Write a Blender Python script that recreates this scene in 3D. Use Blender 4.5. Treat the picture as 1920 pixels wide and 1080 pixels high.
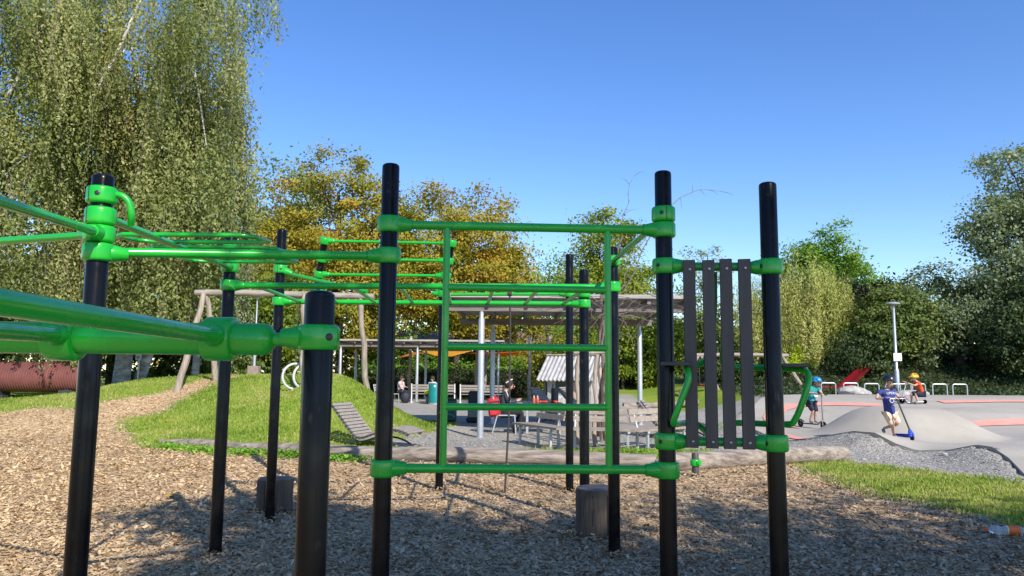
import bpy, bmesh, math, random
import numpy as np
from mathutils import Vector, Matrix

for o in list(bpy.data.objects):
    bpy.data.objects.remove(o)
scene = bpy.context.scene
col = scene.collection
R = math.radians
rng = np.random.default_rng(7)
random.seed(7)

# ------------------------------------------------------------------ camera
CAM_Z, PITCH, ROLL = 1.5, R(6.5), R(0.45)
fw = Vector((0, math.cos(PITCH), math.sin(PITCH)))
up0 = Vector((0, -math.sin(PITCH), math.cos(PITCH)))
rt0 = Vector((1, 0, 0))
rt = rt0 * math.cos(ROLL) + up0 * math.sin(ROLL)
up = up0 * math.cos(ROLL) - rt0 * math.sin(ROLL)
cd = bpy.data.cameras.new('camera')
cd.sensor_width = 36.0
cd.lens = 1400 / 1920 * 36.0
cd.clip_start, cd.clip_end = 0.05, 3000
cam = bpy.data.objects.new('camera', cd)
col.objects.link(cam)
cam.matrix_world = Matrix(((rt.x, up.x, -fw.x, 0), (rt.y, up.y, -fw.y, 0), (rt.z, up.z, -fw.z, CAM_Z), (0, 0, 0, 1)))
scene.camera = cam

# ------------------------------------------------------------------ sky, sun, exposure
SUN_EL, SUN_AZ = R(37), R(29)          # the sun stands behind the viewer, a little to the right
world = bpy.data.worlds.new('World')
scene.world = world
world.use_nodes = True
wn = world.node_tree
bgn = wn.nodes['Background']
sky = wn.nodes.new('ShaderNodeTexSky')
sky.sky_type = 'NISHITA'
sky.sun_disc = False
sky.sun_elevation = SUN_EL
sky.sun_rotation = math.pi - SUN_AZ
sky.air_density = 1.0
sky.dust_density = 0.15
sky.ozone_density = 3.0
hsv = wn.nodes.new('ShaderNodeHueSaturation')
hsv.inputs['Saturation'].default_value = 1.23
hsv.inputs['Hue'].default_value = 0.512
wn.links.new(sky.outputs[0], hsv.inputs['Color'])
wn.links.new(hsv.outputs[0], bgn.inputs[0])
bgn.inputs[1].default_value = 0.15
sl = bpy.data.lights.new('sun', 'SUN')
sl.energy = 4.5
sl.angle = R(0.53)
sl.color = (1.0, 0.95, 0.86)
sun = bpy.data.objects.new('sun', sl)
col.objects.link(sun)
ld = Vector((-math.sin(SUN_AZ) * math.cos(SUN_EL), math.cos(SUN_AZ) * math.cos(SUN_EL), -math.sin(SUN_EL)))
sun.rotation_euler = ld.to_track_quat('-Z', 'Y').to_euler()
sun.location = (8, -30, 30)
scene.view_settings.view_transform = 'Standard'
scene.view_settings.look = 'None'
scene.view_settings.gamma = 1.0
scene.view_settings.exposure = 0.55
scene.render.engine = 'CYCLES'
scene.cycles.use_denoising = True
scene.cycles.max_bounces = 6
scene.cycles.diffuse_bounces = 3
scene.cycles.transparent_max_bounces = 6

# ------------------------------------------------------------------ materials
MATS = {}


def mat(name, c1, c2=None, scale=8.0, rough=0.6, bump=0.0, bscale=None, metal=0.0, coat=0.0, spec=0.5, stretch=(1, 1, 1), detail=6.0, wear=None):
    m = bpy.data.materials.new(name)
    m.use_nodes = True
    nt = m.node_tree
    p = nt.nodes['Principled BSDF']
    p.inputs['Roughness'].default_value = rough
    p.inputs['Metallic'].default_value = metal
    p.inputs['Coat Weight'].default_value = coat
    p.inputs['Coat Roughness'].default_value = 0.08
    p.inputs['Specular IOR Level'].default_value = spec
    tc = nt.nodes.new('ShaderNodeTexCoord')
    mp = nt.nodes.new('ShaderNodeMapping')
    mp.inputs['Scale'].default_value = stretch
    nt.links.new(tc.outputs['Object'], mp.inputs[0])
    if c2 is None:
        c2 = tuple(v * 0.82 for v in c1)
    nz = nt.nodes.new('ShaderNodeTexNoise')
    nz.inputs['Scale'].default_value = scale
    nz.inputs['Detail'].default_value = detail
    nz.inputs['Roughness'].default_value = 0.65
    nt.links.new(mp.outputs[0], nz.inputs['Vector'])
    rp = nt.nodes.new('ShaderNodeValToRGB')
    rp.color_ramp.elements[0].position = 0.36
    rp.color_ramp.elements[1].position = 0.64
    rp.color_ramp.elements[0].color = (*c2, 1)
    rp.color_ramp.elements[1].color = (*c1, 1)
    nt.links.new(nz.outputs[0], rp.inputs[0])
    nt.links.new(rp.outputs[0], p.inputs['Base Color'])
    if bump:
        n2 = nt.nodes.new('ShaderNodeTexNoise')
        n2.inputs['Scale'].default_value = bscale or scale * 4
        n2.inputs['Detail'].default_value = 5
        nt.links.new(mp.outputs[0], n2.inputs['Vector'])
        b = nt.nodes.new('ShaderNodeBump')
        b.inputs['Strength'].default_value = bump
        b.inputs['Distance'].default_value = 0.02
        nt.links.new(n2.outputs[0], b.inputs['Height'])
        nt.links.new(b.outputs[0], p.inputs['Normal'])
    if wear:
        # scuffs: thin pale scratches and uneven gloss; wear = (colour, amount, roughness low, roughness high)
        wc_, amt, r0_, r1_ = wear
        n3 = nt.nodes.new('ShaderNodeTexNoise')
        n3.inputs['Scale'].default_value = 9
        n3.inputs['Detail'].default_value = 8
        mr = nt.nodes.new('ShaderNodeMapRange')
        mr.inputs[1].default_value, mr.inputs[2].default_value = 0.35, 0.7
        mr.inputs[3].default_value, mr.inputs[4].default_value = r0_, r1_
        nt.links.new(tc.outputs['Object'], n3.inputs['Vector'])
        nt.links.new(n3.outputs[0], mr.inputs[0])
        nt.links.new(mr.outputs[0], p.inputs['Roughness'])
        m2 = nt.nodes.new('ShaderNodeMapping')
        m2.inputs['Scale'].default_value = (26, 26, 5)
        m2.inputs['Rotation'].default_value = (0.5, 0.3, 0.4)
        nt.links.new(tc.outputs['Object'], m2.inputs[0])
        n4 = nt.nodes.new('ShaderNodeTexNoise')
        n4.inputs['Scale'].default_value = 1.6
        n4.inputs['Detail'].default_value = 9
        n4.inputs['Roughness'].default_value = 0.75
        nt.links.new(m2.outputs[0], n4.inputs['Vector'])
        mu = nt.nodes.new('ShaderNodeMath')
        mu.operation = 'MULTIPLY'
        nt.links.new(n3.outputs[0], mu.inputs[0])
        nt.links.new(n4.outputs[0], mu.inputs[1])
        m3 = nt.nodes.new('ShaderNodeMapRange')
        m3.inputs[1].default_value, m3.inputs[2].default_value = 0.34, 0.46
        m3.inputs[3].default_value, m3.inputs[4].default_value = 0.0, amt
        nt.links.new(mu.outputs[0], m3.inputs[0])
        mx = nt.nodes.new('ShaderNodeMixRGB')
        mx.inputs[2].default_value = (*wc_, 1)
        nt.links.new(m3.outputs[0], mx.inputs[0])
        nt.links.new(rp.outputs[0], mx.inputs[1])
        nt.links.new(mx.outputs[0], p.inputs['Base Color'])
    MATS[name] = m
    return m


def leafmat(name, cols, trans=0.3, rough=0.5):
    """tone attribute (one value for each leaf) picks the leaf colour"""
    m = bpy.data.materials.new(name)
    m.use_nodes = True
    nt = m.node_tree
    p = nt.nodes['Principled BSDF']
    out = nt.nodes['Material Output']
    a = nt.nodes.new('ShaderNodeAttribute')
    a.attribute_name = 'tone'
    rp = nt.nodes.new('ShaderNodeValToRGB')
    er = rp.color_ramp.elements
    while len(er) < len(cols):
        er.new(0.5)
    for i, c in enumerate(cols):
        er[i].position = i / (len(cols) - 1)
        er[i].color = (*c, 1)
    nt.links.new(a.outputs['Fac'], rp.inputs[0])
    nt.links.new(rp.outputs[0], p.inputs['Base Color'])
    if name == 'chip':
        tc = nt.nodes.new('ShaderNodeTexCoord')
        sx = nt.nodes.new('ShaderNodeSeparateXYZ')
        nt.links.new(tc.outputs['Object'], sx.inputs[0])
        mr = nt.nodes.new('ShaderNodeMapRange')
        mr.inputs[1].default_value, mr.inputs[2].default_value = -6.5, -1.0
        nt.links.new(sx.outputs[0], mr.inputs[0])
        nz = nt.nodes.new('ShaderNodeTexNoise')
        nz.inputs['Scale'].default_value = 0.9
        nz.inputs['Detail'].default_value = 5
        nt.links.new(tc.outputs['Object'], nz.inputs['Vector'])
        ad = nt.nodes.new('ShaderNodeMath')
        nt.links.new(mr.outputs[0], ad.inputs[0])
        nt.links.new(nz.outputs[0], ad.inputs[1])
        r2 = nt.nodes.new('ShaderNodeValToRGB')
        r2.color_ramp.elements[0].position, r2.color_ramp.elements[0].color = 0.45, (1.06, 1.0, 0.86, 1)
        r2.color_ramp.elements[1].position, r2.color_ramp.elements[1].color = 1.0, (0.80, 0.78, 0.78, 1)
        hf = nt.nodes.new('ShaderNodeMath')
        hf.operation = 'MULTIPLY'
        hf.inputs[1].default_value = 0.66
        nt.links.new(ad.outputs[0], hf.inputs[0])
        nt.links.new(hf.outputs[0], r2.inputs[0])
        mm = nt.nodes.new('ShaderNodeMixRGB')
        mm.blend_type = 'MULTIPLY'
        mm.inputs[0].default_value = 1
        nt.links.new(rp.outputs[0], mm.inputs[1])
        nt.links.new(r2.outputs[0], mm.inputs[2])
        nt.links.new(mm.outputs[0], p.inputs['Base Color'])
    p.inputs['Roughness'].default_value = rough
    p.inputs['Specular IOR Level'].default_value = 0.2
    tr = nt.nodes.new('ShaderNodeBsdfTranslucent')
    mx = nt.nodes.new('ShaderNodeMixRGB')
    mx.blend_type = 'MULTIPLY'
    mx.inputs[0].default_value = 1
    mx.inputs[2].default_value = (1.5, 1.6, 0.6, 1)
    nt.links.new(rp.outputs[0], mx.inputs[1])
    nt.links.new(mx.outputs[0], tr.inputs[0])
    ms = nt.nodes.new('ShaderNodeMixShader')
    ms.inputs[0].default_value = trans
    nt.links.new(p.outputs[0], ms.inputs[1])
    nt.links.new(tr.outputs[0], ms.inputs[2])
    nt.links.new(ms.outputs[0], out.inputs[0])
    MATS[name] = m
    return m


mat('post_black', (0.0045, 0.0045, 0.006), (0.003, 0.003, 0.004), 3, rough=0.20, spec=0.2, wear=((0.09, 0.09, 0.095), 0.55, 0.16, 0.36))
mat('green', (0.012, 0.405, 0.03), (0.010, 0.345, 0.026), 2.5, rough=0.24, coat=0.15, wear=((0.07, 0.40, 0.085), 0.35, 0.15, 0.36))
mat('bolt_dark', (0.02, 0.02, 0.022), rough=0.4)
mat('bolt_metal', (0.35, 0.35, 0.35), rough=0.35, metal=0.9)
mat('slat_dark', (0.060, 0.052, 0.048), (0.038, 0.034, 0.033), 5, rough=0.5, bump=0.12, stretch=(3, 3, 0.25))
mat('board_dark', (0.05, 0.045, 0.043), (0.03, 0.028, 0.028), 9, rough=0.55, bump=0.15)
mat('old_wood', (0.36, 0.31, 0.26), (0.20, 0.165, 0.135), 6, rough=0.85, bump=0.5, stretch=(0.35, 3, 3))
mat('old_wood_v', (0.40, 0.34, 0.27), (0.22, 0.175, 0.135), 6, rough=0.85, bump=0.5, stretch=(3, 3, 0.3))
mat('log_wood', (0.36, 0.30, 0.245), (0.13, 0.10, 0.08), 5, rough=0.9, bump=0.9, bscale=14, stretch=(0.22, 2.6, 2.6))
mat('log_end', (0.40, 0.32, 0.24), (0.25, 0.19, 0.14), 14, rough=0.9, bump=0.4)
mat('stump_bark', (0.115, 0.085, 0.062), (0.055, 0.042, 0.032), 5, rough=0.9, bump=0.9, bscale=16, stretch=(3.0, 3.0, 0.25))
mat('stump_top', (0.19, 0.165, 0.15), (0.11, 0.095, 0.088), 12, rough=0.9, bump=0.4)
mat('slat_grey', (0.33, 0.285, 0.25), (0.22, 0.185, 0.16), 7, rough=0.85, bump=0.35, stretch=(0.4, 3, 3))
mat('bench_wood', (0.36, 0.30, 0.245), (0.22, 0.175, 0.14), 7, rough=0.85, bump=0.35, stretch=(0.4, 3, 3))
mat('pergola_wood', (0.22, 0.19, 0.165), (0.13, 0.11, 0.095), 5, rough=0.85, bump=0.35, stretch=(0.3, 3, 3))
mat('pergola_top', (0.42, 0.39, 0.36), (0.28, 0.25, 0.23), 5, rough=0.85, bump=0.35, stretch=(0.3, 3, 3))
mat('silver', (0.50, 0.52, 0.55), (0.42, 0.44, 0.47), 3, rough=0.42, metal=0.55)
mat('pale_metal', (0.46, 0.47, 0.475), (0.38, 0.39, 0.395), 5, rough=0.45, metal=0.3)
mat('dark_metal', (0.07, 0.07, 0.075), rough=0.45, metal=0.4)
mat('white_plastic', (0.72, 0.72, 0.70), rough=0.4)
mat('ring_white', (0.55, 0.56, 0.56), rough=0.45)
mat('sign_white', (0.80, 0.80, 0.80), rough=0.5)
mat('chain', (0.16, 0.16, 0.16), rough=0.5, metal=0.7)
mat('rope', (0.055, 0.045, 0.04), (0.03, 0.025, 0.022), 60, rough=0.9)
mat('pipe_red', (0.225, 0.08, 0.068), (0.15, 0.056, 0.05), 1.6, rough=0.5)
mat('concrete_block', (0.30, 0.24, 0.20), (0.22, 0.17, 0.14), 9, rough=0.95, bump=0.4)
mat('track', (0.395, 0.355, 0.295), (0.33, 0.295, 0.24), 0.9, rough=0.85, bump=0.12, bscale=60, detail=12)
mat('track_pink', (0.70, 0.32, 0.25), (0.60, 0.26, 0.205), 2.5, rough=0.85)
mat('rock', (0.43, 0.41, 0.38), (0.25, 0.235, 0.215), 5, rough=0.95, bump=0.8, bscale=9)
mat('pebble', (0.42, 0.39, 0.345), (0.31, 0.285, 0.25), 4, rough=0.9, bump=0.3)
mat('slide_red', (0.21, 0.006, 0.014), (0.15, 0.005, 0.011), 2, rough=0.3, coat=0.3)  # red kept dark: the shade lying on the slide is in the colour
mat('sail_yellow', (0.78, 0.42, 0.035), (0.70, 0.36, 0.03), 2, rough=0.8)
mat('sail_orange', (0.75, 0.30, 0.06), (0.66, 0.25, 0.05), 2, rough=0.8)
mat('teal', (0.008, 0.235, 0.235), (0.007, 0.20, 0.20), 4, rough=0.4)
mat('bin_green', (0.006, 0.055, 0.042), (0.005, 0.045, 0.035), 4, rough=0.45)
mat('bag_navy', (0.02, 0.022, 0.035), rough=0.7)
mat('bag_grey', (0.20, 0.215, 0.19), rough=0.8)
mat('roof_metal', (0.46, 0.45, 0.43), (0.33, 0.31, 0.29), 4, rough=0.5, metal=0.2)
mat('hut_wall', (0.42, 0.40, 0.37), (0.30, 0.28, 0.26), 4, rough=0.85)
mat('hut_peach', (0.62, 0.42, 0.32), (0.5, 0.33, 0.25), 4, rough=0.85)
mat('house_white', (0.74, 0.73, 0.71), rough=0.9)
mat('house_roof', (0.21, 0.13, 0.10), (0.15, 0.09, 0.07), 6, rough=0.85)
mat('window_glass', (0.05, 0.06, 0.07), rough=0.1)
mat('bark_dark', (0.085, 0.066, 0.05), (0.04, 0.032, 0.026), 9, rough=0.95, bump=0.8, stretch=(2, 2, 0.5))
mat('bark_birch', (0.72, 0.69, 0.63), (0.22, 0.195, 0.17), 3.2, rough=0.85, bump=0.4, stretch=(1.0, 1.0, 2.4))
mat('bark_pole', (0.42, 0.34, 0.26), (0.27, 0.21, 0.16), 7, rough=0.9, bump=0.4, stretch=(3, 3, 0.4))
mat('vine', (0.21, 0.16, 0.13), (0.11, 0.085, 0.07), 20, rough=0.95)
mat('skin', (0.52, 0.31, 0.22), (0.48, 0.28, 0.195), 6, rough=0.55)
mat('hair', (0.03, 0.022, 0.017), rough=0.7)
mat('shirt_navy', (0.035, 0.05, 0.21), (0.025, 0.037, 0.165), 12, rough=0.85, bump=0.8, bscale=11)
mat('shirt_teal', (0.025, 0.30, 0.30), (0.02, 0.235, 0.245), 8, rough=0.85, bump=0.8, bscale=11)
mat('shirt_orange', (0.70, 0.085, 0.022), (0.6, 0.07, 0.018), 8, rough=0.85, bump=0.8, bscale=11)
mat('jacket_dark', (0.035, 0.036, 0.048), rough=0.85)
mat('stripe_white', (0.7, 0.7, 0.7), rough=0.8)
mat('shorts_bright', (0.72, 0.70, 0.42), (0.66, 0.30, 0.30), 11, rough=0.85, detail=2)
mat('shorts_navy', (0.018, 0.019, 0.036), rough=0.85)
mat('trousers_dark', (0.012, 0.012, 0.015), rough=0.85)
mat('shoe', (0.30, 0.29, 0.27), (0.12, 0.12, 0.12), 30, rough=0.7)
mat('helmet_black', (0.014, 0.014, 0.017), rough=0.3, coat=0.3)
mat('helmet_blue', (0.03, 0.34, 0.55), (0.015, 0.05, 0.20), 16, rough=0.35, detail=1)
mat('helmet_yellow', (0.55, 0.72, 0.02), (0.68, 0.08, 0.02), 9, rough=0.35, detail=1)
mat('vest_yellow', (0.50, 0.72, 0.02), rough=0.7)
mat('scooter_blue', (0.02, 0.07, 0.55), rough=0.35, coat=0.3)
mat('scooter_grey', (0.33, 0.29, 0.28), rough=0.4, metal=0.5)
mat('rubber', (0.012, 0.012, 0.012), rough=0.7)
mat('grip_blue', (0.02, 0.06, 0.5), rough=0.6)
mat('red_bag', (0.55, 0.018, 0.035), (0.45, 0.014, 0.028), 14, rough=0.7)
mat('food_red', (0.45, 0.05, 0.03), rough=0.5)
mat('bottle_red', (0.55, 0.12, 0.08), rough=0.3)
mat('cap_orange', (0.75, 0.12, 0.02), rough=0.4)
mat('label_orange', (0.62, 0.13, 0.02), (0.55, 0.10, 0.015), 12, rough=0.5)
mat('label_pale', (0.68, 0.62, 0.42), rough=0.5)
mat('yellow_leaf', (0.62, 0.40, 0.03), rough=0.6)

m = bpy.data.materials.new('bottle_plastic')
m.use_nodes = True
p = m.node_tree.nodes['Principled BSDF']
p.inputs['Base Color'].default_value = (0.82, 0.86, 0.95, 1)
p.inputs['Transmission Weight'].default_value = 0.75
p.inputs['Roughness'].default_value = 0.12
p.inputs['IOR'].default_value = 1.2
MATS['bottle_plastic'] = m

for nm_ in ('sail_yellow', 'sail_orange'):
    # sun-lit cloth lets light through
    nt_ = MATS[nm_].node_tree
    pb = nt_.nodes['Principled BSDF']
    src = pb.inputs['Base Color'].links[0].from_socket
    tr_ = nt_.nodes.new('ShaderNodeBsdfTranslucent')
    nt_.links.new(src, tr_.inputs[0])
    mx_ = nt_.nodes.new('ShaderNodeMixShader')
    mx_.inputs[0].default_value = 0.55
    nt_.links.new(pb.outputs[0], mx_.inputs[1])
    nt_.links.new(tr_.outputs[0], mx_.inputs[2])
    nt_.links.new(mx_.outputs[0], nt_.nodes['Material Output'].inputs[0])
leafmat('leaf_birch', [(0.11, 0.14, 0.04), (0.175, 0.21, 0.065), (0.25, 0.28, 0.10), (0.34, 0.35, 0.145), (0.42, 0.38, 0.15)], 0.35, 0.5)
leafmat('leaf_gold', [(0.14, 0.17, 0.02), (0.24, 0.235, 0.026), (0.34, 0.285, 0.034), (0.40, 0.28, 0.036), (0.45, 0.23, 0.034)], 0.3)
leafmat('leaf_olive', [(0.10, 0.13, 0.02), (0.20, 0.21, 0.03), (0.30, 0.27, 0.036), (0.37, 0.27, 0.04), (0.40, 0.20, 0.04)], 0.3)
leafmat('leaf_silver', [(0.12, 0.16, 0.08), (0.20, 0.245, 0.125), (0.28, 0.32, 0.175), (0.37, 0.40, 0.235)], 0.25, 0.5)
leafmat('leaf_green', [(0.08, 0.13, 0.018), (0.14, 0.20, 0.024), (0.22, 0.28, 0.032), (0.34, 0.33, 0.045)], 0.3)
leafmat('leaf_willow', [(0.26, 0.29, 0.075), (0.37, 0.39, 0.11), (0.46, 0.46, 0.15), (0.54, 0.50, 0.19)], 0.3)
leafmat('leaf_light', [(0.08, 0.16, 0.02), (0.14, 0.25, 0.03), (0.21, 0.34, 0.045), (0.30, 0.38, 0.06)], 0.35)
leafmat('leaf_hedge', [(0.05, 0.08, 0.02), (0.09, 0.13, 0.03), (0.15, 0.19, 0.045), (0.24, 0.25, 0.075)], 0.25, 0.5)
leafmat('leaf_dark', [(0.03, 0.05, 0.02), (0.055, 0.085, 0.032), (0.09, 0.125, 0.045), (0.16, 0.18, 0.07)], 0.25, 0.5)
leafmat('leaf_purple', [(0.02, 0.010, 0.014), (0.035, 0.018, 0.02), (0.05, 0.03, 0.03)], 0.15)
leafmat('leaf_lime', [(0.26, 0.34, 0.012), (0.38, 0.46, 0.02), (0.48, 0.53, 0.03)], 0.35)
leafmat('weed', [(0.08, 0.20, 0.018), (0.14, 0.30, 0.025), (0.22, 0.40, 0.04), (0.33, 0.46, 0.07)], 0.3)
leafmat('grass_blade', [(0.09, 0.15, 0.018), (0.16, 0.24, 0.028), (0.25, 0.325, 0.05), (0.36, 0.37, 0.10), (0.46, 0.40, 0.17)], 0.3, 0.55)
leafmat('chip', [(0.17, 0.11, 0.065), (0.35, 0.24, 0.14), (0.50, 0.365, 0.22), (0.61, 0.465, 0.295), (0.70, 0.58, 0.42)], 0.0, 0.85)
leafmat('stone', [(0.25, 0.23, 0.205), (0.35, 0.325, 0.285), (0.43, 0.40, 0.35), (0.56, 0.525, 0.47)], 0.0, 0.9)

# ------------------------------------------------------------------ object helpers
ORIGIN = {}


def props(o, label=None, cat=None, group=None, kind=None):
    if label:
        o['label'] = label
    if cat:
        o['category'] = cat
    if group:
        o['group'] = group
    if kind:
        o['kind'] = kind
    return o


def thing(name, loc, label, cat, group=None):
    o = bpy.data.objects.new(name, None)
    o.empty_display_size = 0.1
    col.objects.link(o)
    o.location = loc
    ORIGIN[o.name] = Vector(loc)
    return props(o, label, cat, group)


def raw_mesh(name, V, sizes, loops):
    me = bpy.data.meshes.new(name)
    V = np.asarray(V, dtype=np.float32)
    loops = np.asarray(loops, dtype=np.int32)
    sizes = np.asarray(sizes, dtype=np.int32)
    me.vertices.add(len(V))
    me.vertices.foreach_set('co', V.ravel())
    me.loops.add(len(loops))
    me.loops.foreach_set('vertex_index', loops)
    me.polygons.add(len(sizes))
    st = np.zeros(len(sizes), dtype=np.int32)
    st[1:] = np.cumsum(sizes)[:-1]
    me.polygons.foreach_set('loop_start', st)
    me.update(calc_edges=True)
    me.validate()
    return me


def link(name, me, material, parent=None, origin=None, smooth=False):
    """link mesh data (already local to its root's origin) as an object"""
    o = bpy.data.objects.new(name, me)
    col.objects.link(o)
    if material is not None and not me.materials:
        me.materials.append(MATS[material] if isinstance(material, str) else material)
    if smooth:
        me.polygons.foreach_set('use_smooth', np.ones(len(me.polygons), dtype=bool))
    if parent is not None:
        o.parent = parent
        ORIGIN[o.name] = ORIGIN[parent.name]
    elif origin is not None:
        o.location = origin
        ORIGIN[o.name] = Vector(origin)
    else:
        ORIGIN[o.name] = Vector((0, 0, 0))
    return o


class MB:
    """collects shapes in world coordinates"""

    def __init__(self):
        self.v, self.f = [], []

    def add(self, vs, fs):
        b = len(self.v)
        self.v += [tuple(v) for v in vs]
        self.f += [tuple(i + b for i in f) for f in fs]
        return self

    def box(self, c, s, rot=None, bev=0.0):
        x, y, z = (k / 2 for k in s)
        if bev <= 0:
            vs = [Vector((a * x, b * y, d * z)) for a in (-1, 1) for b in (-1, 1) for d in (-1, 1)]
            fs = [(0, 1, 3, 2), (4, 6, 7, 5), (0, 4, 5, 1), (2, 3, 7, 6), (0, 2, 6, 4), (1, 5, 7, 3)]
        else:
            bm = bmesh.new()
            bmesh.ops.create_cube(bm, size=1)
            for v in bm.verts:
                v.co = Vector((v.co.x * 2 * x, v.co.y * 2 * y, v.co.z * 2 * z))
            bmesh.ops.bevel(bm, geom=list(bm.edges), offset=bev, segments=1, affect='EDGES')
            bm.verts.index_update()
            vs = [v.co.copy() for v in bm.verts]
            fs = [[v.index for v in f.verts] for f in bm.faces]
            bm.free()
        if rot is not None:
            vs = [rot @ v for v in vs]
        c = Vector(c)
        return self.add([v + c for v in vs], fs)

    def tube(self, pts, r, n=10, caps=True, noise=0.0):
        pts = [Vector(p) for p in pts]
        if not hasattr(r, '__len__'):
            r = [r] * len(pts)
        vs, fs = [], []
        ref = None
        for i, q in enumerate(pts):
            d = (pts[min(i + 1, len(pts) - 1)] - pts[max(i - 1, 0)]).normalized()
            if ref is None:
                ref = Vector((0, 0, 1)) if abs(d.z) < 0.9 else Vector((1, 0, 0))
            a = (ref - d * ref.dot(d)).normalized()
            ref = a
            b = d.cross(a)
            for k in range(n):
                t = 2 * math.pi * k / n
                rr = r[i] * (1 + (random.random() - 0.5) * noise)
                vs.append(q + a * math.cos(t) * rr + b * math.sin(t) * rr)
        for i in range(len(pts) - 1):
            for k in range(n):
                k2 = (k + 1) % n
                fs.append((i * n + k, i * n + k2, (i + 1) * n + k2, (i + 1) * n + k))
        if caps:
            fs.append(tuple(range(n - 1, -1, -1)))
            fs.append(tuple((len(pts) - 1) * n + k for k in range(n)))
        return self.add(vs, fs)

    def lathe(self, prof, org, axis=(0, 0, 1), n=20):
        axis = Vector(axis).normalized()
        ref = Vector((1, 0, 0)) if abs(axis.x) < 0.9 else Vector((0, 1, 0))
        a = (ref - axis * ref.dot(axis)).normalized()
        b = axis.cross(a)
        org = Vector(org)
        vs, fs = [], []
        for r, h in prof:
            for k in range(n):
                t = 2 * math.pi * k / n
                vs.append(org + axis * h + (a * math.cos(t) + b * math.sin(t)) * max(r, 1e-4))
        for i in range(len(prof) - 1):
            for k in range(n):
                k2 = (k + 1) % n
                fs.append((i * n + k, i * n + k2, (i + 1) * n + k2, (i + 1) * n + k))
        fs.append(tuple(range(n - 1, -1, -1)))
        fs.append(tuple((len(prof) - 1) * n + k for k in range(n)))
        return self.add(vs, fs)

    def ball(self, c, r, n=12, m=8, noise=0.0):
        if not hasattr(r, '__len__'):
            r = (r, r, r)
        c = Vector(c)
        vs, fs = [], []
        for i in range(1, m):
            t = math.pi * i / m
            for k in range(n):
                q = 2 * math.pi * k / n
                s = 1 + (random.random() - 0.5) * noise
                vs.append(c + Vector((r[0] * math.sin(t) * math.cos(q), r[1] * math.sin(t) * math.sin(q), r[2] * math.cos(t))) * s)
        vs.append(c + Vector((0, 0, r[2])))
        vs.append(c - Vector((0, 0, r[2])))
        T, Bt = len(vs) - 2, len(vs) - 1
        for i in range(m - 2):
            for k in range(n):
                k2 = (k + 1) % n
                fs.append((i * n + k, (i + 1) * n + k, (i + 1) * n + k2, i * n + k2))
        for k in range(n):
            k2 = (k + 1) % n
            fs.append((T, k, k2))
            fs.append((Bt, (m - 2) * n + k2, (m - 2) * n + k))
        return self.add(vs, fs)

    def build(self, name, material, parent=None, smooth=True, origin=None, auto=True):
        if parent is not None:
            org = ORIGIN[parent.name]
        elif origin is not None:
            org = Vector(origin)
        else:
            xs = np.array(self.v)
            org = Vector(((xs[:, 0].min() + xs[:, 0].max()) / 2, (xs[:, 1].min() + xs[:, 1].max()) / 2, xs[:, 2].min()))
        me = bpy.data.meshes.new(name)
        me.from_pydata([(a - org.x, b - org.y, c - org.z) for a, b, c in self.v], [], self.f)
        me.update()
        o = link(name, me, material, parent, None if parent else org, smooth)
        if smooth and auto:
            sharp(me)
        return o


def sharp(me, ang=R(38)):
    bm = bmesh.new()
    bm.from_mesh(me)
    for e in bm.edges:
        if len(e.link_faces) == 2 and e.calc_face_angle(0) > ang:
            e.smooth = False
    bm.to_mesh(me)
    bm.free()


def arc(c, a, b, t0, t1, r, n=6):
    """points on a circle arc in the plane of unit vectors a, b"""
    c, a, b = Vector(c), Vector(a), Vector(b)
    return [c + (a * math.cos(t0 + (t1 - t0) * i / n) + b * math.sin(t0 + (t1 - t0) * i / n)) * r for i in range(n + 1)]


def smoothpath(pts, n=6):
    P = [Vector(p) for p in pts]
    P = [P[0] * 2 - P[1]] + P + [P[-1] * 2 - P[-2]]
    out = []
    for i in range(1, len(P) - 2):
        for k in range(n):
            t = k / n
            a, b, c, d = P[i - 1], P[i], P[i + 1], P[i + 2]
            out.append(0.5 * ((2 * b) + (c - a) * t + (2 * a - 5 * b + 4 * c - d) * t * t + (3 * b - a - 3 * c + d) * t ** 3))
    out.append(P[-2])
    return out


def S(t):
    t = np.clip(t, 0, 1)
    return t * t * (3 - 2 * t)


def leaf_quads(C, size, upb=0.3, droop=0.0, aspect=0.55, outward=None):
    n = len(C)
    nr = rng.normal(size=(n, 3))
    nr[:, 2] += upb
    if outward is not None:
        nr += outward
    nr /= np.linalg.norm(nr, axis=1)[:, None] + 1e-9
    ax = rng.normal(size=(n, 3))
    ax[:, 2] -= droop
    ax -= nr * (ax * nr).sum(1)[:, None]
    ax /= np.linalg.norm(ax, axis=1)[:, None] + 1e-9
    sd = np.cross(nr, ax)
    s = (size * (0.7 + 0.6 * rng.random(n)))[:, None]
    V = np.stack([C - ax * s * .5, C + sd * s * aspect * .5 + nr * s * .08, C + ax * s * .5, C - sd * s * aspect * .5 + nr * s * .08], 1)
    return V.reshape(-1, 3)


def quads_object(name, V, tone, material, parent=None, origin=None):
    n = len(V) // 4
    org = ORIGIN[parent.name] if parent is not None else Vector(origin or (0, 0, 0))
    V = V - np.array(org)
    me = raw_mesh(name, V, np.full(n, 4), np.arange(4 * n))
    at = me.attributes.new('tone', 'FLOAT', 'POINT')
    at.data.foreach_set('value', np.repeat(np.clip(tone, 0, 1), 4).astype(np.float32))
    return link(name, me, material, parent, None if parent is not None else org)


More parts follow.
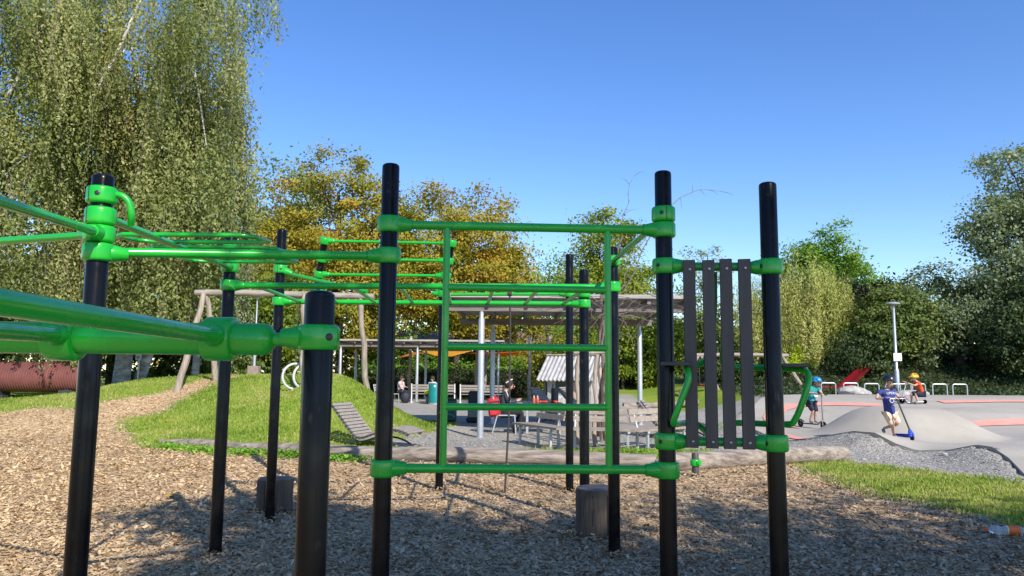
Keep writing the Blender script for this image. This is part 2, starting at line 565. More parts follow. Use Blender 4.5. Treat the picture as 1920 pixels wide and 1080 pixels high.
# ------------------------------------------------------------------ terrain heights
EDGE = np.array([(6.07, 19.5, 0.20), (6.12, 18.2, 0.08), (6.31, 17.2, 0.03), (6.60, 16.65, 0.13), (6.86, 16.2, 0.25), (7.05, 15.6, 0.37), (7.2, 15.0, 0.385), (7.41, 14.6, 0.21), (7.65, 14.3, 0.11), (8.02, 13.9, 0.17), (8.21, 13.4, 0.31), (8.17, 12.9, 0.32), (7.98, 12.2, 0.22), (7.61, 11.3, 0.08), (7.45, 10.4, 0.06), (7.4, 9.3, 0.08)])
TRACK = np.array([tuple(e[:2]) for e in EDGE] + [(9, 8.4), (20, 8), (34, 10), (36, 26), (28, 28.3), (20, 28.0), (14, 27.8), (10.5, 27.2), (8.6, 25.6), (7.2, 23), (6.4, 21)])


def poly_sd(x, y, P=TRACK):
    """signed distance to the track outline (negative inside) and the nearest outline point"""
    x, y = np.asarray(x, float), np.asarray(y, float)
    best = np.full(x.shape, 1e9)
    bx, by = np.zeros_like(x), np.zeros_like(y)
    ins = np.zeros(x.shape, bool)
    for i in range(len(P)):
        a, b = P[i], P[(i + 1) % len(P)]
        d = b - a
        t = np.clip(((x - a[0]) * d[0] + (y - a[1]) * d[1]) / (d @ d), 0, 1)
        qx, qy = a[0] + t * d[0], a[1] + t * d[1]
        dd = np.hypot(x - qx, y - qy)
        mk = dd < best
        best, bx, by = np.where(mk, dd, best), np.where(mk, qx, bx), np.where(mk, qy, by)
        c = ((a[1] > y) != (b[1] > y)) & (x < (b[0] - a[0]) * (y - a[1]) / (b[1] - a[1] + 1e-12) + a[0])
        ins ^= c
    return np.where(ins, -best, best), bx, by


def gs(x, y, cx, cy, sx, sy=None, ang=0.0):
    sy = sy or sx
    c, s = math.cos(ang), math.sin(ang)
    u, v = (x - cx) * c + (y - cy) * s, -(x - cx) * s + (y - cy) * c
    return np.exp(-(u / sx) ** 2 - (v / sy) ** 2)


def track_h(x, y):
    z = 0.10 + 0.72 * S((y - 20.3) / 6.2)
    # rollers along the near rim: the rim height fades into the track
    num, den, dm = 0.0, 1e-9, np.full(np.shape(x), 1e9)
    for i in range(len(EDGE) - 1):
        a, b = EDGE[i], EDGE[i + 1]
        d = b[:2] - a[:2]
        t = np.clip(((x - a[0]) * d[0] + (y - a[1]) * d[1]) / (d @ d), 0, 1)
        q = np.hypot(x - a[0] - t * d[0], y - a[1] - t * d[1])
        w = 1 / (q + 0.04) ** 4
        num, den, dm = num + w * (a[2] + t * (b[2] - a[2])), den + w, np.minimum(dm, q)
    f = 1 - S(dm / 2.2)
    z = z * (1 - f) + num / den * f
    rr_ = np.hypot((x - 9.35) / 1.55, (y - 18.1) / 1.45)
    z = z + 0.66 * S(np.clip(1.42 - rr_, 0, 1)) ** 0.85 * (1 - f)
    z = z + 0.30 * np.minimum(1.0, 1.2 * gs(x, y, 14.5, 22.0, 3.6, 1.1))
    z = z + 0.32 * gs(x, y, 13.2, 16.2, 1.6, 1.3)
    z = z + 0.10 * gs(x, y, 17, 13, 3, 2)
    return z


def ground_h(x, y):
    x, y = np.asarray(x, float), np.asarray(y, float)
    ramp = 1.36 * S((y - 15.4) / 7.4)
    xr = -4.9 - 0.30 * np.maximum(y - 20, 0)
    right = 1 - S((x - xr) / (2.9 + 0.03 * np.maximum(y - 20, 0)))
    left = 1 - 0.5 * S((-9.5 - x) / 5.0)
    z = ramp * right * left
    z = z + 0.45 * gs(x, y, -4.7, 19.5, 2.3, 2.4)
    z = z - 0.18 * gs(x, y, -9.0, 19.8, 0.9, 3.0, 0.35) * S((y - 15) / 3) - 0.42 * gs(x, y, -6.1, 20.6, 0.8, 1.5)
    z = z + 0.75 * S((y - 23) / 7) * S((x - 7) / 4)
    z = z + 2.0 * S((y - 33) / 9) * S((x - 11) / 5)
    z = z + 0.5 * S((y - 33) / 5) * S((x - 2) / 3) * (1 - S((x - 8) / 4)) + 1.2 * S((y - 42) / 14) * S((x - 3) / 4)
    z = z + 0.015 * np.sin(x * 1.7 + 0.6 * y) * np.sin(y * 1.3 - 0.4 * x)
    sd, bx, by = poly_sd(x, y)
    near = np.where(y < 22, 1.0, 0.0)
    eh = track_h(bx, by)
    w = 1 - S(np.maximum(sd, 0) / 1.0)
    z = np.where(sd > 0, np.maximum(z, (eh - 0.03) * w + z * (1 - w)), track_h(x, y) - 0.12)
    return z


def gh(x, y):
    sd, _, _ = poly_sd(np.array([x]), np.array([y]))
    if sd[0] < 0:
        return float(track_h(np.array([x]), np.array([y]))[0])
    return float(ground_h(np.array([x]), np.array([y]))[0])


def wob(x, y, s=1.0):
    return 0.35 * np.sin(x * 2.1 * s + 1.3 * np.sin(y * 1.7 * s)) + 0.25 * np.sin(y * 3.3 * s + x * 1.9 * s) + 0.15 * np.sin(x * 7.1 * s - y * 5.3 * s)


LOGLINE = [(-30, 17.5), (-7.1, 15.3), (-5.2, 14.2), (-3.3, 13.4), (-2.3, 13.0), (0.4, 12.4), (2.8, 12.0), (6.0, 13.6), (12, 16)]


def log_y(x):
    P = np.array(LOGLINE)
    return np.interp(x, P[:, 0], P[:, 1])


def zones(x, y):
    """soft weights: chips, grass, gravel"""
    w = wob(x, y)
    # chip field in front of the log and the path that climbs past the mound
    px = np.interp(y, [14, 16, 18, 20, 22, 25], [-10.6, -10.6, -10.3, -9.25, -8.5, -8.2])
    hw = np.interp(y, [14, 16, 18, 20, 22, 25], [3.4, 2.2, 1.3, 0.7, 0.55, 0.5])
    path = (hw - np.abs(x - px) + 0.25 * w)
    front = np.where(x > -7.3, log_y(x) - y, np.interp(x, [-40, -16, -13, -10.5, -9.2, -8.2, -7.3], [19.4, 19.4, 19.2, 18.7, 17.7, 16.3, 15.5]) - y + 0.4 * w)
    # grass strip on the right side, between the chips and the gravel bank
    gx = np.interp(y, [5, 7.6, 9.4, 12.2, 13.8], [5.6, 5.15, 4.95, 4.7, 5.4])
    gx2 = np.interp(y, [5, 7.6, 9.4, 10.9, 12.2, 13.0, 13.8], [7.6, 7.4, 7.2, 7.0, 6.2, 6.0, 5.6])
    patch = np.minimum(np.minimum(x - gx + 0.35 * w, gx2 - x + 0.25 * w), 13.5 - y)
    chips = np.maximum(front, path)
    chips = np.minimum(chips, np.where(y < 14.5, gx + 0.35 * w - x, 9))
    left_hill = np.interp(y, [13, 16, 18, 20, 22, 26, 40, 60], [-2.9, -2.95, -2.1, -1.85, -1.7, -4.5, -8.5, -12]) - x + 0.3 * w
    grass = np.minimum(left_hill, -chips)
    grass = np.maximum(grass, patch)
    far = np.maximum(np.minimum(y - 31 + w, x - 6), np.maximum(y - 52 + w, y - 44 + (x > 2) * 6))
    grass = np.maximum(grass, far)
    return chips, grass, patch


# terrain sheet ---------------------------------------------------------------
def axis(lo, hi, flo, fhi, fine, grow=1.22):
    a = list(np.arange(flo, fhi + 1e-6, fine))
    s, v = fine, a[-1]
    while v < hi:
        s *= grow
        v += s
        a.append(v)
    s, v, b = fine, a[0], []
    while v > lo:
        s *= grow
        v -= s
        b.append(v)
    return np.array(b[::-1] + a)


gxs = axis(-420, 420, -15, 16, 0.16)
gys = axis(-120, 900, 3, 31, 0.16)
GX, GY = np.meshgrid(gxs, gys)
GZ = ground_h(GX, GY)
ch, gr, pt = zones(GX, GY)
nx, ny = len(gxs), len(gys)
Vg = np.stack([GX, GY, GZ], -1).reshape(-1, 3)
ii = np.arange(nx * ny).reshape(ny, nx)
Q = np.stack([ii[:-1, :-1], ii[:-1, 1:], ii[1:, 1:], ii[1:, :-1]], -1).reshape(-1, 4)
cx, cy = (GX[:-1, :-1] + GX[1:, 1:]).ravel() / 2, (GY[:-1, :-1] + GY[1:, 1:]).ravel() / 2
fch, fgr, _ = zones(cx, cy)
zid = np.where(fgr > 0, 1, np.where(fch > 0, 0, 2))
mw_grass = S(gr / 0.35 + 0.5)
mw_chip = S(ch / 0.30 + 0.5)
mw_shade = S((GY - 28.6) / 1.2) * S((GX - 9.5) / 2.0)  # weight of the tree shade painted into the right bank's ground colour


def ground_material():
    m = bpy.data.materials.new('park_ground')
    m.use_nodes = True
    nt = m.node_tree
    N, L = nt.nodes, nt.links
    p = N['Principled BSDF']
    p.inputs['Roughness'].default_value = 0.95
    p.inputs['Specular IOR Level'].default_value = 0.2
    tc = N.new('ShaderNodeTexCoord')

    def noise(s, d=6, r=0.65):
        n = N.new('ShaderNodeTexNoise')
        n.inputs['Scale'].default_value = s
        n.inputs['Detail'].default_value = d
        n.inputs['Roughness'].default_value = r
        L.new(tc.outputs['Object'], n.inputs['Vector'])
        return n

    def ramp(src, stops):
        r = N.new('ShaderNodeValToRGB')
        e = r.color_ramp.elements
        while len(e) < len(stops):
            e.new(0.5)
        for i, (q, c) in enumerate(stops):
            e[i].position, e[i].color = q, (*c, 1)
        L.new(src, r.inputs[0])
        return r

    def mix(f, a, b, mode='MIX'):
        x = N.new('ShaderNodeMixRGB')
        x.blend_type = mode
        for i, s in enumerate((f, a, b)):
            if isinstance(s, (int, float)):
                x.inputs[i].default_value = s
            elif isinstance(s, tuple):
                x.inputs[i].default_value = (*s, 1)
            else:
                L.new(s, x.inputs[i])
        return x.outputs[0]

    vor = N.new('ShaderNodeTexVoronoi')
    vor.inputs['Scale'].default_value = 34
    mp = N.new('ShaderNodeMapping')
    mp.inputs['Scale'].default_value = (1.0, 0.7, 1)
    L.new(tc.outputs['Object'], mp.inputs[0])
    L.new(mp.outputs[0], vor.inputs['Vector'])
    sep = N.new('ShaderNodeSeparateColor')
    L.new(vor.outputs['Color'], sep.inputs[0])
    chipc = ramp(sep.outputs[0], [(0, (0.24, 0.16, 0.09)), (0.35, (0.42, 0.30, 0.17)), (0.7, (0.58, 0.43, 0.26)), (1, (0.70, 0.56, 0.38))])
    big = ramp(noise(0.55, 4).outputs[0], [(0.3, (0.80, 0.74, 0.68)), (0.7, (1.06, 1.0, 0.92))])
    chipm = mix(1.0, chipc.outputs[0], big.outputs[0], 'MULTIPLY')
    gv = N.new('ShaderNodeTexVoronoi')
    gv.inputs['Scale'].default_value = 42
    L.new(tc.outputs['Object'], gv.inputs['Vector'])
    sep2 = N.new('ShaderNodeSeparateColor')
    L.new(gv.outputs['Color'], sep2.inputs[0])
    grav = ramp(sep2.outputs[0], [(0, (0.21, 0.195, 0.17)), (0.45, (0.32, 0.30, 0.265)), (0.8, (0.40, 0.375, 0.33)), (1, (0.52, 0.49, 0.44))])
    big2 = ramp(noise(0.35, 5).outputs[0], [(0.3, (0.80, 0.79, 0.78)), (0.7, (1.08, 1.07, 1.04))])
    gravm = mix(1.0, grav.outputs[0], big2.outputs[0], 'MULTIPLY')
    gn = ramp(noise(7, 8, 0.75).outputs[0], [(0.28, (0.11, 0.165, 0.02)), (0.5, (0.185, 0.26, 0.03)), (0.72, (0.29, 0.34, 0.065))])
    gb = ramp(noise(0.8, 4).outputs[0], [(0.35, (0.85, 0.95, 0.8)), (0.7, (1.25, 1.08, 0.95))])
    grm = mix(1.0, gn.outputs[0], gb.outputs[0], 'MULTIPLY')
    ag = N.new('ShaderNodeAttribute')
    ag.attribute_name = 'w_grass'
    ac = N.new('ShaderNodeAttribute')
    ac.attribute_name = 'w_chip'
    c = mix(ac.outputs['Fac'], gravm, chipm)
    c = mix(ag.outputs['Fac'], c, grm)
    ashd = N.new('ShaderNodeAttribute')
    ashd.attribute_name = 'w_shade'
    shade_tint = ramp(noise(3, 6).outputs[0], [(0.3, (0.018, 0.022, 0.010)), (0.7, (0.045, 0.05, 0.02))])  # near-black tint: shade on the bank, put into its colour
    c = mix(ashd.outputs['Fac'], c, shade_tint.outputs[0])
    L.new(c, p.inputs['Base Color'])
    b = N.new('ShaderNodeBump')
    b.inputs['Strength'].default_value = 0.7
    b.inputs['Distance'].default_value = 0.025
    L.new(mix(0.5, gv.outputs['Distance'], noise(45, 5).outputs[0]), b.inputs['Height'])
    L.new(b.outputs[0], p.inputs['Normal'])
    MATS['ground'] = m


ground_material()
for k, nm in enumerate(('wood_chip_ground', 'lawn', 'gravel_ground')):
    q = Q[zid == k]
    used, inv = np.unique(q.ravel(), return_inverse=True)
    me = raw_mesh(nm, Vg[used], np.full(len(q), 4), inv)
    for an, arr in (('w_grass', mw_grass), ('w_chip', mw_chip), ('w_shade', mw_shade)):
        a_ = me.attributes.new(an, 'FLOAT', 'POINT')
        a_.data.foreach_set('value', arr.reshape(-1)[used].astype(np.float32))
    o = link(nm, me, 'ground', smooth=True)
    props(o, kind='structure')

# ------------------------------------------------------------------ pump track (undulating concrete)
txs, tys = np.arange(5.6, 36, 0.14), np.arange(8, 28.6, 0.14)
TX, TY = np.meshgrid(txs, tys)
sd, bx, by = poly_sd(TX, TY)
snap = (sd > 0) & (sd < 0.2)
TX2, TY2 = np.where(snap, bx, TX), np.where(snap, by, TY)
TZ = track_h(TX2, TY2)
nx, ny = len(txs), len(tys)
ii = np.arange(nx * ny).reshape(ny, nx)
ok = (sd < 0.2)
Qt = np.stack([ii[:-1, :-1], ii[:-1, 1:], ii[1:, 1:], ii[1:, :-1]], -1).reshape(-1, 4)
okq = ok.ravel()[Qt].all(1)
Qt = Qt[okq]
used, inv = np.unique(Qt.ravel(), return_inverse=True)
Vt = np.stack([TX2, TY2, TZ], -1).reshape(-1, 3)[used]
me = raw_mesh('pump_track', Vt, np.full(len(Qt), 4), inv)
track = link('pump_track', me, 'track', smooth=True)
props(track, kind='structure')
# its edge: a dark slab face down to the gravel
edge = MB()
N_ = 400
seg = np.vstack([TRACK, TRACK[:1]])
cum = np.r_[0, np.cumsum(np.hypot(*np.diff(seg, axis=0).T))]
tt = np.linspace(0, cum[-1], N_)
ex, ey = np.interp(tt, cum, seg[:, 0]), np.interp(tt, cum, seg[:, 1])
ez = track_h(ex, ey)
for i in range(N_ - 1):
    edge.add([(ex[i], ey[i], ez[i] - 0.005), (ex[i + 1], ey[i + 1], ez[i + 1] - 0.005), (ex[i + 1], ey[i + 1], ez[i + 1] - 0.25), (ex[i], ey[i], ez[i] - 0.25)], [(0, 1, 2, 3)])
edge.build('slab_edge', 'track', track)


def stripe(pts, w):
    P = smoothpath([(x, y, 0) for x, y in pts], 14)
    V = []
    for i, q in enumerate(P):
        d = (P[min(i + 1, len(P) - 1)] - P[max(i - 1, 0)]).normalized()
        nrm = Vector((-d.y, d.x, 0))
        for k in range(5):
            z = q + nrm * (k / 4 - 0.5) * w
            V.append((z.x, z.y, float(track_h(np.array([z.x]), np.array([z.y]))[0]) + 0.022))
    b = MB()
    b.add(V, [(i * 5 + k, i * 5 + k + 1, (i + 1) * 5 + k + 1, (i + 1) * 5 + k) for i in range(len(P) - 1) for k in range(4)])
    b.build('painted_stripe', 'track_pink', track)


stripe([(7.35, 19.8), (7.6, 22.0), (8.6, 23.6), (10.0, 24.1), (11.8, 24.0)], 0.5)
stripe([(6.45, 18.3), (6.6, 17.5), (6.95, 16.85)], 0.3)
stripe([(10.9, 20.3), (12.5, 20.75), (15, 20.9), (19, 20.5)], 0.46)
stripe([(14.0, 24.6), (16.5, 24.9), (20, 24.8)], 0.42)


# ------------------------------------------------------------------ calisthenics rig
RIG = thing('calisthenics_rig', (0, 6, 0), 'black steel posts joined by green clamps and bars, the large climbing and monkey bar frame', 'climbing frame')
PR = 0.0505
BOLT = MB().lathe([(0.0, 0.0), (0.011, 0.0), (0.011, 0.006), (0.007, 0.008), (0.0, 0.008)], (0, 0, 0), n=10)


def post(root, x, y, top, r=PR, z0=-0.05):
    b = MB()
    b.lathe([(r, z0), (r, top - 0.012), (r * 0.97, top - 0.006)], (x, y, 0), n=28)
    o = b.build('post', 'post_black', root)
    c = MB()
    c.lathe([(r * 0.985, top - 0.007), (r * 0.97, top), (r * 0.8, top + 0.008), (r * 0.45, top + 0.013), (0.0, top + 0.0145)], (x, y, 0), n=28)
    c.build('cap', 'post_black', o)
    return o


def collar(root, x, y, z, dirs=(), h=0.094, r=0.071, axis=(0, 0, 1), bolt_at=None, seam=None, neck=0.125, pr=PR, nr=0.03):
    """clamp round a post with a neck towards each bar"""
    ax = Vector(axis).normalized()
    c = Vector((x, y, z))
    b = MB()
    e = 0.016
    prof = [(pr * 0.98, -h / 2), (r - e, -h / 2)]
    prof += [(r - e + e * math.sin(t), -h / 2 + e - e * math.cos(t)) for t in (0.5, 1.05, 1.57)]
    prof += [(r - e + e * math.cos(t), h / 2 - e + e * math.sin(t)) for t in (0.0, 0.52, 1.05, 1.5)]
    prof += [(pr * 0.98, h / 2)]
    b.lathe(prof, c, ax, n=28)
    for d in dirs:
        d = Vector(d).normalized()
        k = min(h * 0.485, 0.047)
        b.lathe([(k, 0.03), (k, r * 0.72), (k * 0.97, r * 1.05), (k * 0.78, neck * 0.86), (k * 0.76, neck), (k * 0.68, neck + 0.008), (nr * 0.9, neck + 0.008)], c, d, n=20)
    o = b.build('clamp', 'green', root)
    ref = Vector((0, -1, 0))
    for ang in (bolt_at or []):
        d = Vector((math.sin(ang), -math.cos(ang), 0))
        q = MB().lathe([(0.0001, -0.004), (0.0125, -0.004), (0.0125, 0.0015), (0.008, 0.003), (0.0001, 0.003)], c + d * r, d, n=12)
        q.build('bolt', 'bolt_dark', o)
    for ang in (seam or []):
        d = Vector((math.sin(ang), -math.cos(ang), 0))
        q = MB().box(c + d * (r - 0.003), (0.0035, 0.009, h - 0.014), Matrix.Rotation(ang, 3, 'Z'))
        q.build('seam', 'bolt_dark', o, smooth=False)
    return o


def bar(root, pts, r=0.021, name='bar', n=16):
    return MB().tube(pts, r, n).build(name, 'green', root)


pL, pP, pR_, pS = (-2.02, 3.6), (-0.72, 4.3), (0.915, 4.45), (1.5, 4.3)
pM, pN, pB, pC = (-2.42, 6.34), (-2.44, 7.79), (0.88, 6.5), (0.755, 7.79)
pD, pE, pG = (0.76, 9.82), (-0.92, 9.86), (-2.6, 9.86)
for (x, y), t in ((pL, 2.445), (pP, 2.71), (pR_, 2.72), (pS, 2.615), (pM, 2.64), (pN, 2.98), (pB, 2.60), (pC, 2.575), (pD, 3.065), (pE, 2.6), (pG, 2.6)):
    post(RIG, x, y, t)


def V2(a, b, dz=0.0):
    return Vector((b[0] - a[0], b[1] - a[1], dz))


def span(a, za, b, zb, r=0.021, off=0.11):
    A, B = Vector((*a, za)), Vector((*b, zb))
    d = (B - A).normalized()
    bar(RIG, [A + d * off, B - d * off], r)


# ladder frame between the two tall front posts
collar(RIG, *pP, 2.358, [V2(pP, pR_)], h=0.097)
collar(RIG, *pP, 2.172, [V2(pP, pL, -0.1)], h=0.094)
collar(RIG, *pP, 0.962, [V2(pP, pR_)], h=0.098)
collar(RIG, *pR_, 2.462, [V2(pR_, pB, 0.0)], h=0.094, bolt_at=[-0.35], seam=[0.06])
collar(RIG, *pR_, 2.366, [V2(pR_, pP)], h=0.094)
collar(RIG, *pR_, 2.145, [V2(pR_, pS)], h=0.096, bolt_at=[-0.75, 1.1])
collar(RIG, *pR_, 1.112, [V2(pR_, pS)], h=0.098, bolt_at=[-0.75, 1.1])
collar(RIG, *pR_, 0.946, [V2(pR_, pP)], h=0.098)
collar(RIG, *pS, 2.125, [V2(pS, pR_)], h=0.092, bolt_at=[-1.1])
collar(RIG, *pS, 1.118, [V2(pS, pR_)], h=0.096, bolt_at=[-1.1])
span(pP, 2.358, pR_, 2.366, 0.026)
span(pP, 0.962, pR_, 0.946, 0.026)
span(pL, 2.07, pP, 2.172, 0.024)
span(pR_, 2.145, pS, 2.125, 0.026)
span(pR_, 1.112, pS, 1.118, 0.026)
span(pR_, 2.44, pB, 2.48, 0.021)


def on_front(x):
    t = (x - pP[0]) / (pR_[0] - pP[0])
    return pP[1] + t * (pR_[1] - pP[1])


for x in (-0.385, 0.57):
    bar(RIG, [(x, on_front(x), 0.955), (x, on_front(x), 2.362)], 0.0205, 'upright')
for z in (1.995, 1.65, 1.305):
    bar(RIG, [(-0.385, on_front(-0.385), z), (0.57, on_front(0.57), z)], 0.0205, 'rung')

# wall of four dark slats between the right pair of posts
for i, x in enumerate((1.045, 1.152, 1.247, 1.347)):
    t = (x - pR_[0]) / (pS[0] - pR_[0])
    y = pR_[1] + t * (pS[1] - pR_[1]) - 0.047
    a = math.atan2(pS[1] - pR_[1], pS[0] - pR_[0])
    zt = 2.172 - 0.004 * (i % 2)
    s = MB().box((x, y, (zt + 1.082) / 2), (0.071, 0.034, zt - 1.082), Matrix.Rotation(a, 3, 'Z'), 0.004).build('slat', 'slat_dark', RIG, smooth=False)
    for z in (2.115, 1.118):
        MB().lathe([(0.0095, 0.0), (0.0095, 0.003), (0.006, 0.0065), (0.0001, 0.007)], (x, y - 0.0165, z), (0.25, -1, 0.0), n=12).build('bolt', 'bolt_metal', s)
# two handle loops with step boards behind the slats
loops = {
    1: [(1.30, 4.50, 1.10), (1.30, 4.55, 1.16), (1.35, 4.6, 1.205), (1.45, 4.58, 1.21), (1.60, 4.42, 1.215), (1.645, 4.38, 1.245), (1.70, 4.35, 1.40), (1.725, 4.36, 1.49), (1.71, 4.40, 1.53), (1.64, 4.48, 1.54), (1.45, 4.58, 1.545), (1.34, 4.60, 1.55), (1.29, 4.58, 1.58), (1.275, 4.5, 1.68), (1.27, 4.44, 1.9), (1.27, 4.42, 2.11)],
    -1: [(1.18, 4.50, 1.10), (1.17, 4.55, 1.16), (1.12, 4.6, 1.205), (1.04, 4.55, 1.21), (0.945, 4.36, 1.215), (0.925, 4.30, 1.235), (0.955, 4.28, 1.33), (1.005, 4.28, 1.46), (1.01, 4.30, 1.52), (1.02, 4.40, 1.54), (1.09, 4.56, 1.545), (1.15, 4.60, 1.56), (1.19, 4.58, 1.60), (1.205, 4.5, 1.70), (1.21, 4.45, 1.9), (1.21, 4.43, 2.11)],
}
for k, P in loops.items():
    bar(RIG, smoothpath(P, 4), 0.0185, 'handle_loop', 12)
MB().box((1.605, 4.38, 1.557), (0.215, 0.15, 0.022), None, 0.004).build('step_board', 'board_dark', RIG, smooth=False)
MB().box((0.945, 4.30, 1.560), (0.155, 0.12, 0.022), None, 0.004).build('step_board', 'board_dark', RIG, smooth=False)

# left front post: four clamps, a hook loop, bars running off
collar(RIG, *pL, 2.350, [], h=0.085, bolt_at=[0.2], seam=[-0.42])
collar(RIG, *pL, 2.246, [V2(pL, pM, 0.3)], h=0.088, bolt_at=[-1.05], seam=[-0.5])
collar(RIG, *pL, 2.158, [(0.28, -1, -0.05), (-1, 0.5, 0.05)], h=0.084, bolt_at=[0.4])
collar(RIG, *pL, 2.068, [V2(pL, pP)], h=0.09, bolt_at=[])
bar(RIG, smoothpath([(-1.99, 3.60, 2.36), (-1.93, 3.61, 2.355), (-1.895, 3.62, 2.32), (-1.885, 3.63, 2.26), (-1.90, 3.66, 2.22)], 5), 0.0165, 'hook_loop')
bar(RIG, [(-1.985, 3.48, 2.153), (-1.80, 2.6, 2.085), (-1.57, 1.5, 2.0)], 0.021)
bar(RIG, [(-2.1, 3.64, 2.16), (-3.6, 4.4, 2.22)], 0.02)
# rising hand ladder from the left post to the monkey bars
bar(RIG, [(-2.03, 3.70, 2.255), (-2.40, 6.25, 2.375)], 0.0215)
for q, (t, w) in enumerate(((0.28, 0.5), (0.52, 0.52), (0.78, 0.5))):
    c0 = Vector((-2.03, 3.70, 2.255)).lerp(Vector((-2.40, 6.25, 2.375)), t) + Vector((0, 0, 0.02))
    sgn = 1
    P = [c0 + Vector((-w * .4, 0.0, 0)), c0 + Vector((-w * .55, 0.06, 0.0)), c0 + Vector((-w * .55, 0.3, 0.02)), c0 + Vector((-w * .4, 0.36, 0.02)), c0 + Vector((w * 1.0, 0.36, 0.02)), c0 + Vector((w * 1.15, 0.3, 0.015)), c0 + Vector((w * 1.15, 0.06, 0)), c0 + Vector((w, 0, 0)), c0 + Vector((-w * .4, 0, 0))]
    bar(RIG, P, 0.0145, 'hand_loop', 10)

# monkey bars: two long beams, rungs between them
collar(RIG, *pM, 2.535, [(0.3, -1, 0)], h=0.085)
collar(RIG, *pM, 2.385, [V2(pM, pL, -0.1)], h=0.10, bolt_at=[0.6])
collar(RIG, *pM, 2.225, [V2(pM, pB)], h=0.092)
collar(RIG, *pN, 2.565, [V2(pN, pC, -1.2)], h=0.09, bolt_at=[0.35], seam=[-0.1])
collar(RIG, *pN, 2.225, [V2(pN, pC)], h=0.092)
collar(RIG, *pB, 2.485, [V2(pB, pR_)], h=0.095, seam=[0.2])
collar(RIG, *pB, 2.255, [V2(pB, pM)], h=0.095)
collar(RIG, *pC, 2.33, [V2(pC, pD)], h=0.085)
collar(RIG, *pC, 2.225, [V2(pC, pN)], h=0.09)
collar(RIG, *pD, 2.545, [V2(pD, pE)], h=0.09)
span(pM, 2.225, pB, 2.255, 0.027)
span(pN, 2.225, pC, 2.225, 0.026)
span(pC, 2.33, pD, 2.5, 0.021)
span(pD, 2.545, pE, 2.53, 0.022)
for k in range(8):
    t = (k + 0.55) / 8.1
    a = Vector((*pM, 2.225)).lerp(Vector((*pB, 2.255)), t)
    b = Vector((*pN, 2.225)).lerp(Vector((*pC, 2.225)), t)
    bar(RIG, [a, b], 0.0175, 'rung', 12)
bar(RIG, [Vector((*pN, 2.55)) + Vector((0.08, -0.06, -0.03)), (-1.35, 6.9, 2.24)], 0.018)

# leaning pull-up ladder behind
tL0, tL1 = Vector((-2.60, 9.86, 2.52)), Vector((-2.47, 9.70, 3.24))
tR0, tR1 = Vector((-0.92, 9.86, 2.52)), Vector((-0.80, 9.70, 3.22))
for a, b in ((tL0, tL1), (tR0, tR1)):
    MB().tube([a, b], PR * 0.92, 20).build('leaning_post', 'post_black', RIG)
for t in (0.03, 0.36, 0.64, 0.96):
    A, B = tL0.lerp(tL1, t), tR0.lerp(tR1, t)
    ax = tL1 - tL0
    d = (B - A).normalized()
    collar(RIG, A.x, A.y, A.z, [d], h=0.09, axis=ax)
    collar(RIG, B.x, B.y, B.z, [-d], h=0.09, axis=ax)
    if t > 0.1:
        bar(RIG, [A + d * 0.1, B - d * 0.1], 0.019, 'rung')

# climbing rope hanging from the rear bar
rp_ = thing('climbing_rope', (-0.05, 9.62, 0), 'thin dark rope hanging from the rear green bar down to the wood chips', 'rope')
MB().tube(smoothpath([(-0.03, 9.84, 2.56), (-0.02, 9.82, 2.2), (-0.02, 9.76, 1.6), (-0.03, 9.7, 0.9), (-0.07, 9.62, 0.0)], 6), 0.013, 8).build('cord', 'rope', rp_)
MB().lathe([(0.0, -0.03), (0.032, -0.028), (0.036, 0), (0.032, 0.028), (0.0, 0.03)], (-0.03, 9.84, 2.545), (1, 0, 0), n=14).build('tie', 'rope', rp_)

# ------------------------------------------------------------------ low dip bars in the near left
DIP = thing('dip_bars', (-0.64, 2.48, 0), 'thick green horizontal beam with two bars clamped to a short black post, nearest the viewer', 'dip bars')
post(DIP, -0.64, 2.48, 1.755, 0.0495)
collar(DIP, -0.64, 2.48, 1.612, [(-1, 0, 0)], h=0.084, r=0.069, bolt_at=[0.75], neck=0.115)
b = MB()
b.lathe([(0.022, 0.10), (0.022, 0.145), (0.030, 0.148), (0.049, 0.165), (0.053, 0.185), (0.053, 1.75)], (-0.64, 2.48, 1.605), (-1, 0, 0), n=24)
b.build('beam', 'green', DIP)
for x, src, dz in ((-0.965, (-0.862, 1.25, 1.605), 0), (-1.48, (-1.27, 1.55, 1.585), -0.004)):
    b = MB()
    h = 0.092
    e = 0.012
    r = 0.073
    h = 0.10
    b.lathe([(0.052, -h / 2), (r - e, -h / 2), (r - e * .3, -h / 2 + e * .3), (r, -h / 2 + e), (r, h / 2 - e), (r - e * .3, h / 2 - e * .3), (r - e, h / 2), (0.052, h / 2)], (x, 2.48, 1.605 + dz), (1, 0, 0), n=24)
    d = (Vector(src) - Vector((x, 2.48, 1.605)))
    b.lathe([(0.036, 0.03), (0.035, 0.075), (0.031, 0.10), (0.026, 0.108)], (x, 2.48, 1.612), d, n=18)
    o = b.build('clamp', 'green', DIP)
    MB().box((x, 2.48 - r + 0.001, 1.605), (h - 0.02, 0.005, 0.003)).build('seam', 'bolt_dark', o, smooth=False)
    A = Vector((x, 2.48, 1.612))
    dn = d.normalized()
    bar(DIP, [A + dn * 0.06, A + d, A + d * 1.6], 0.0245, 'handrail', 18)
post(DIP, -2.40, 2.48, 1.785, 0.0505)

# ------------------------------------------------------------------ stumps, marker post, logs


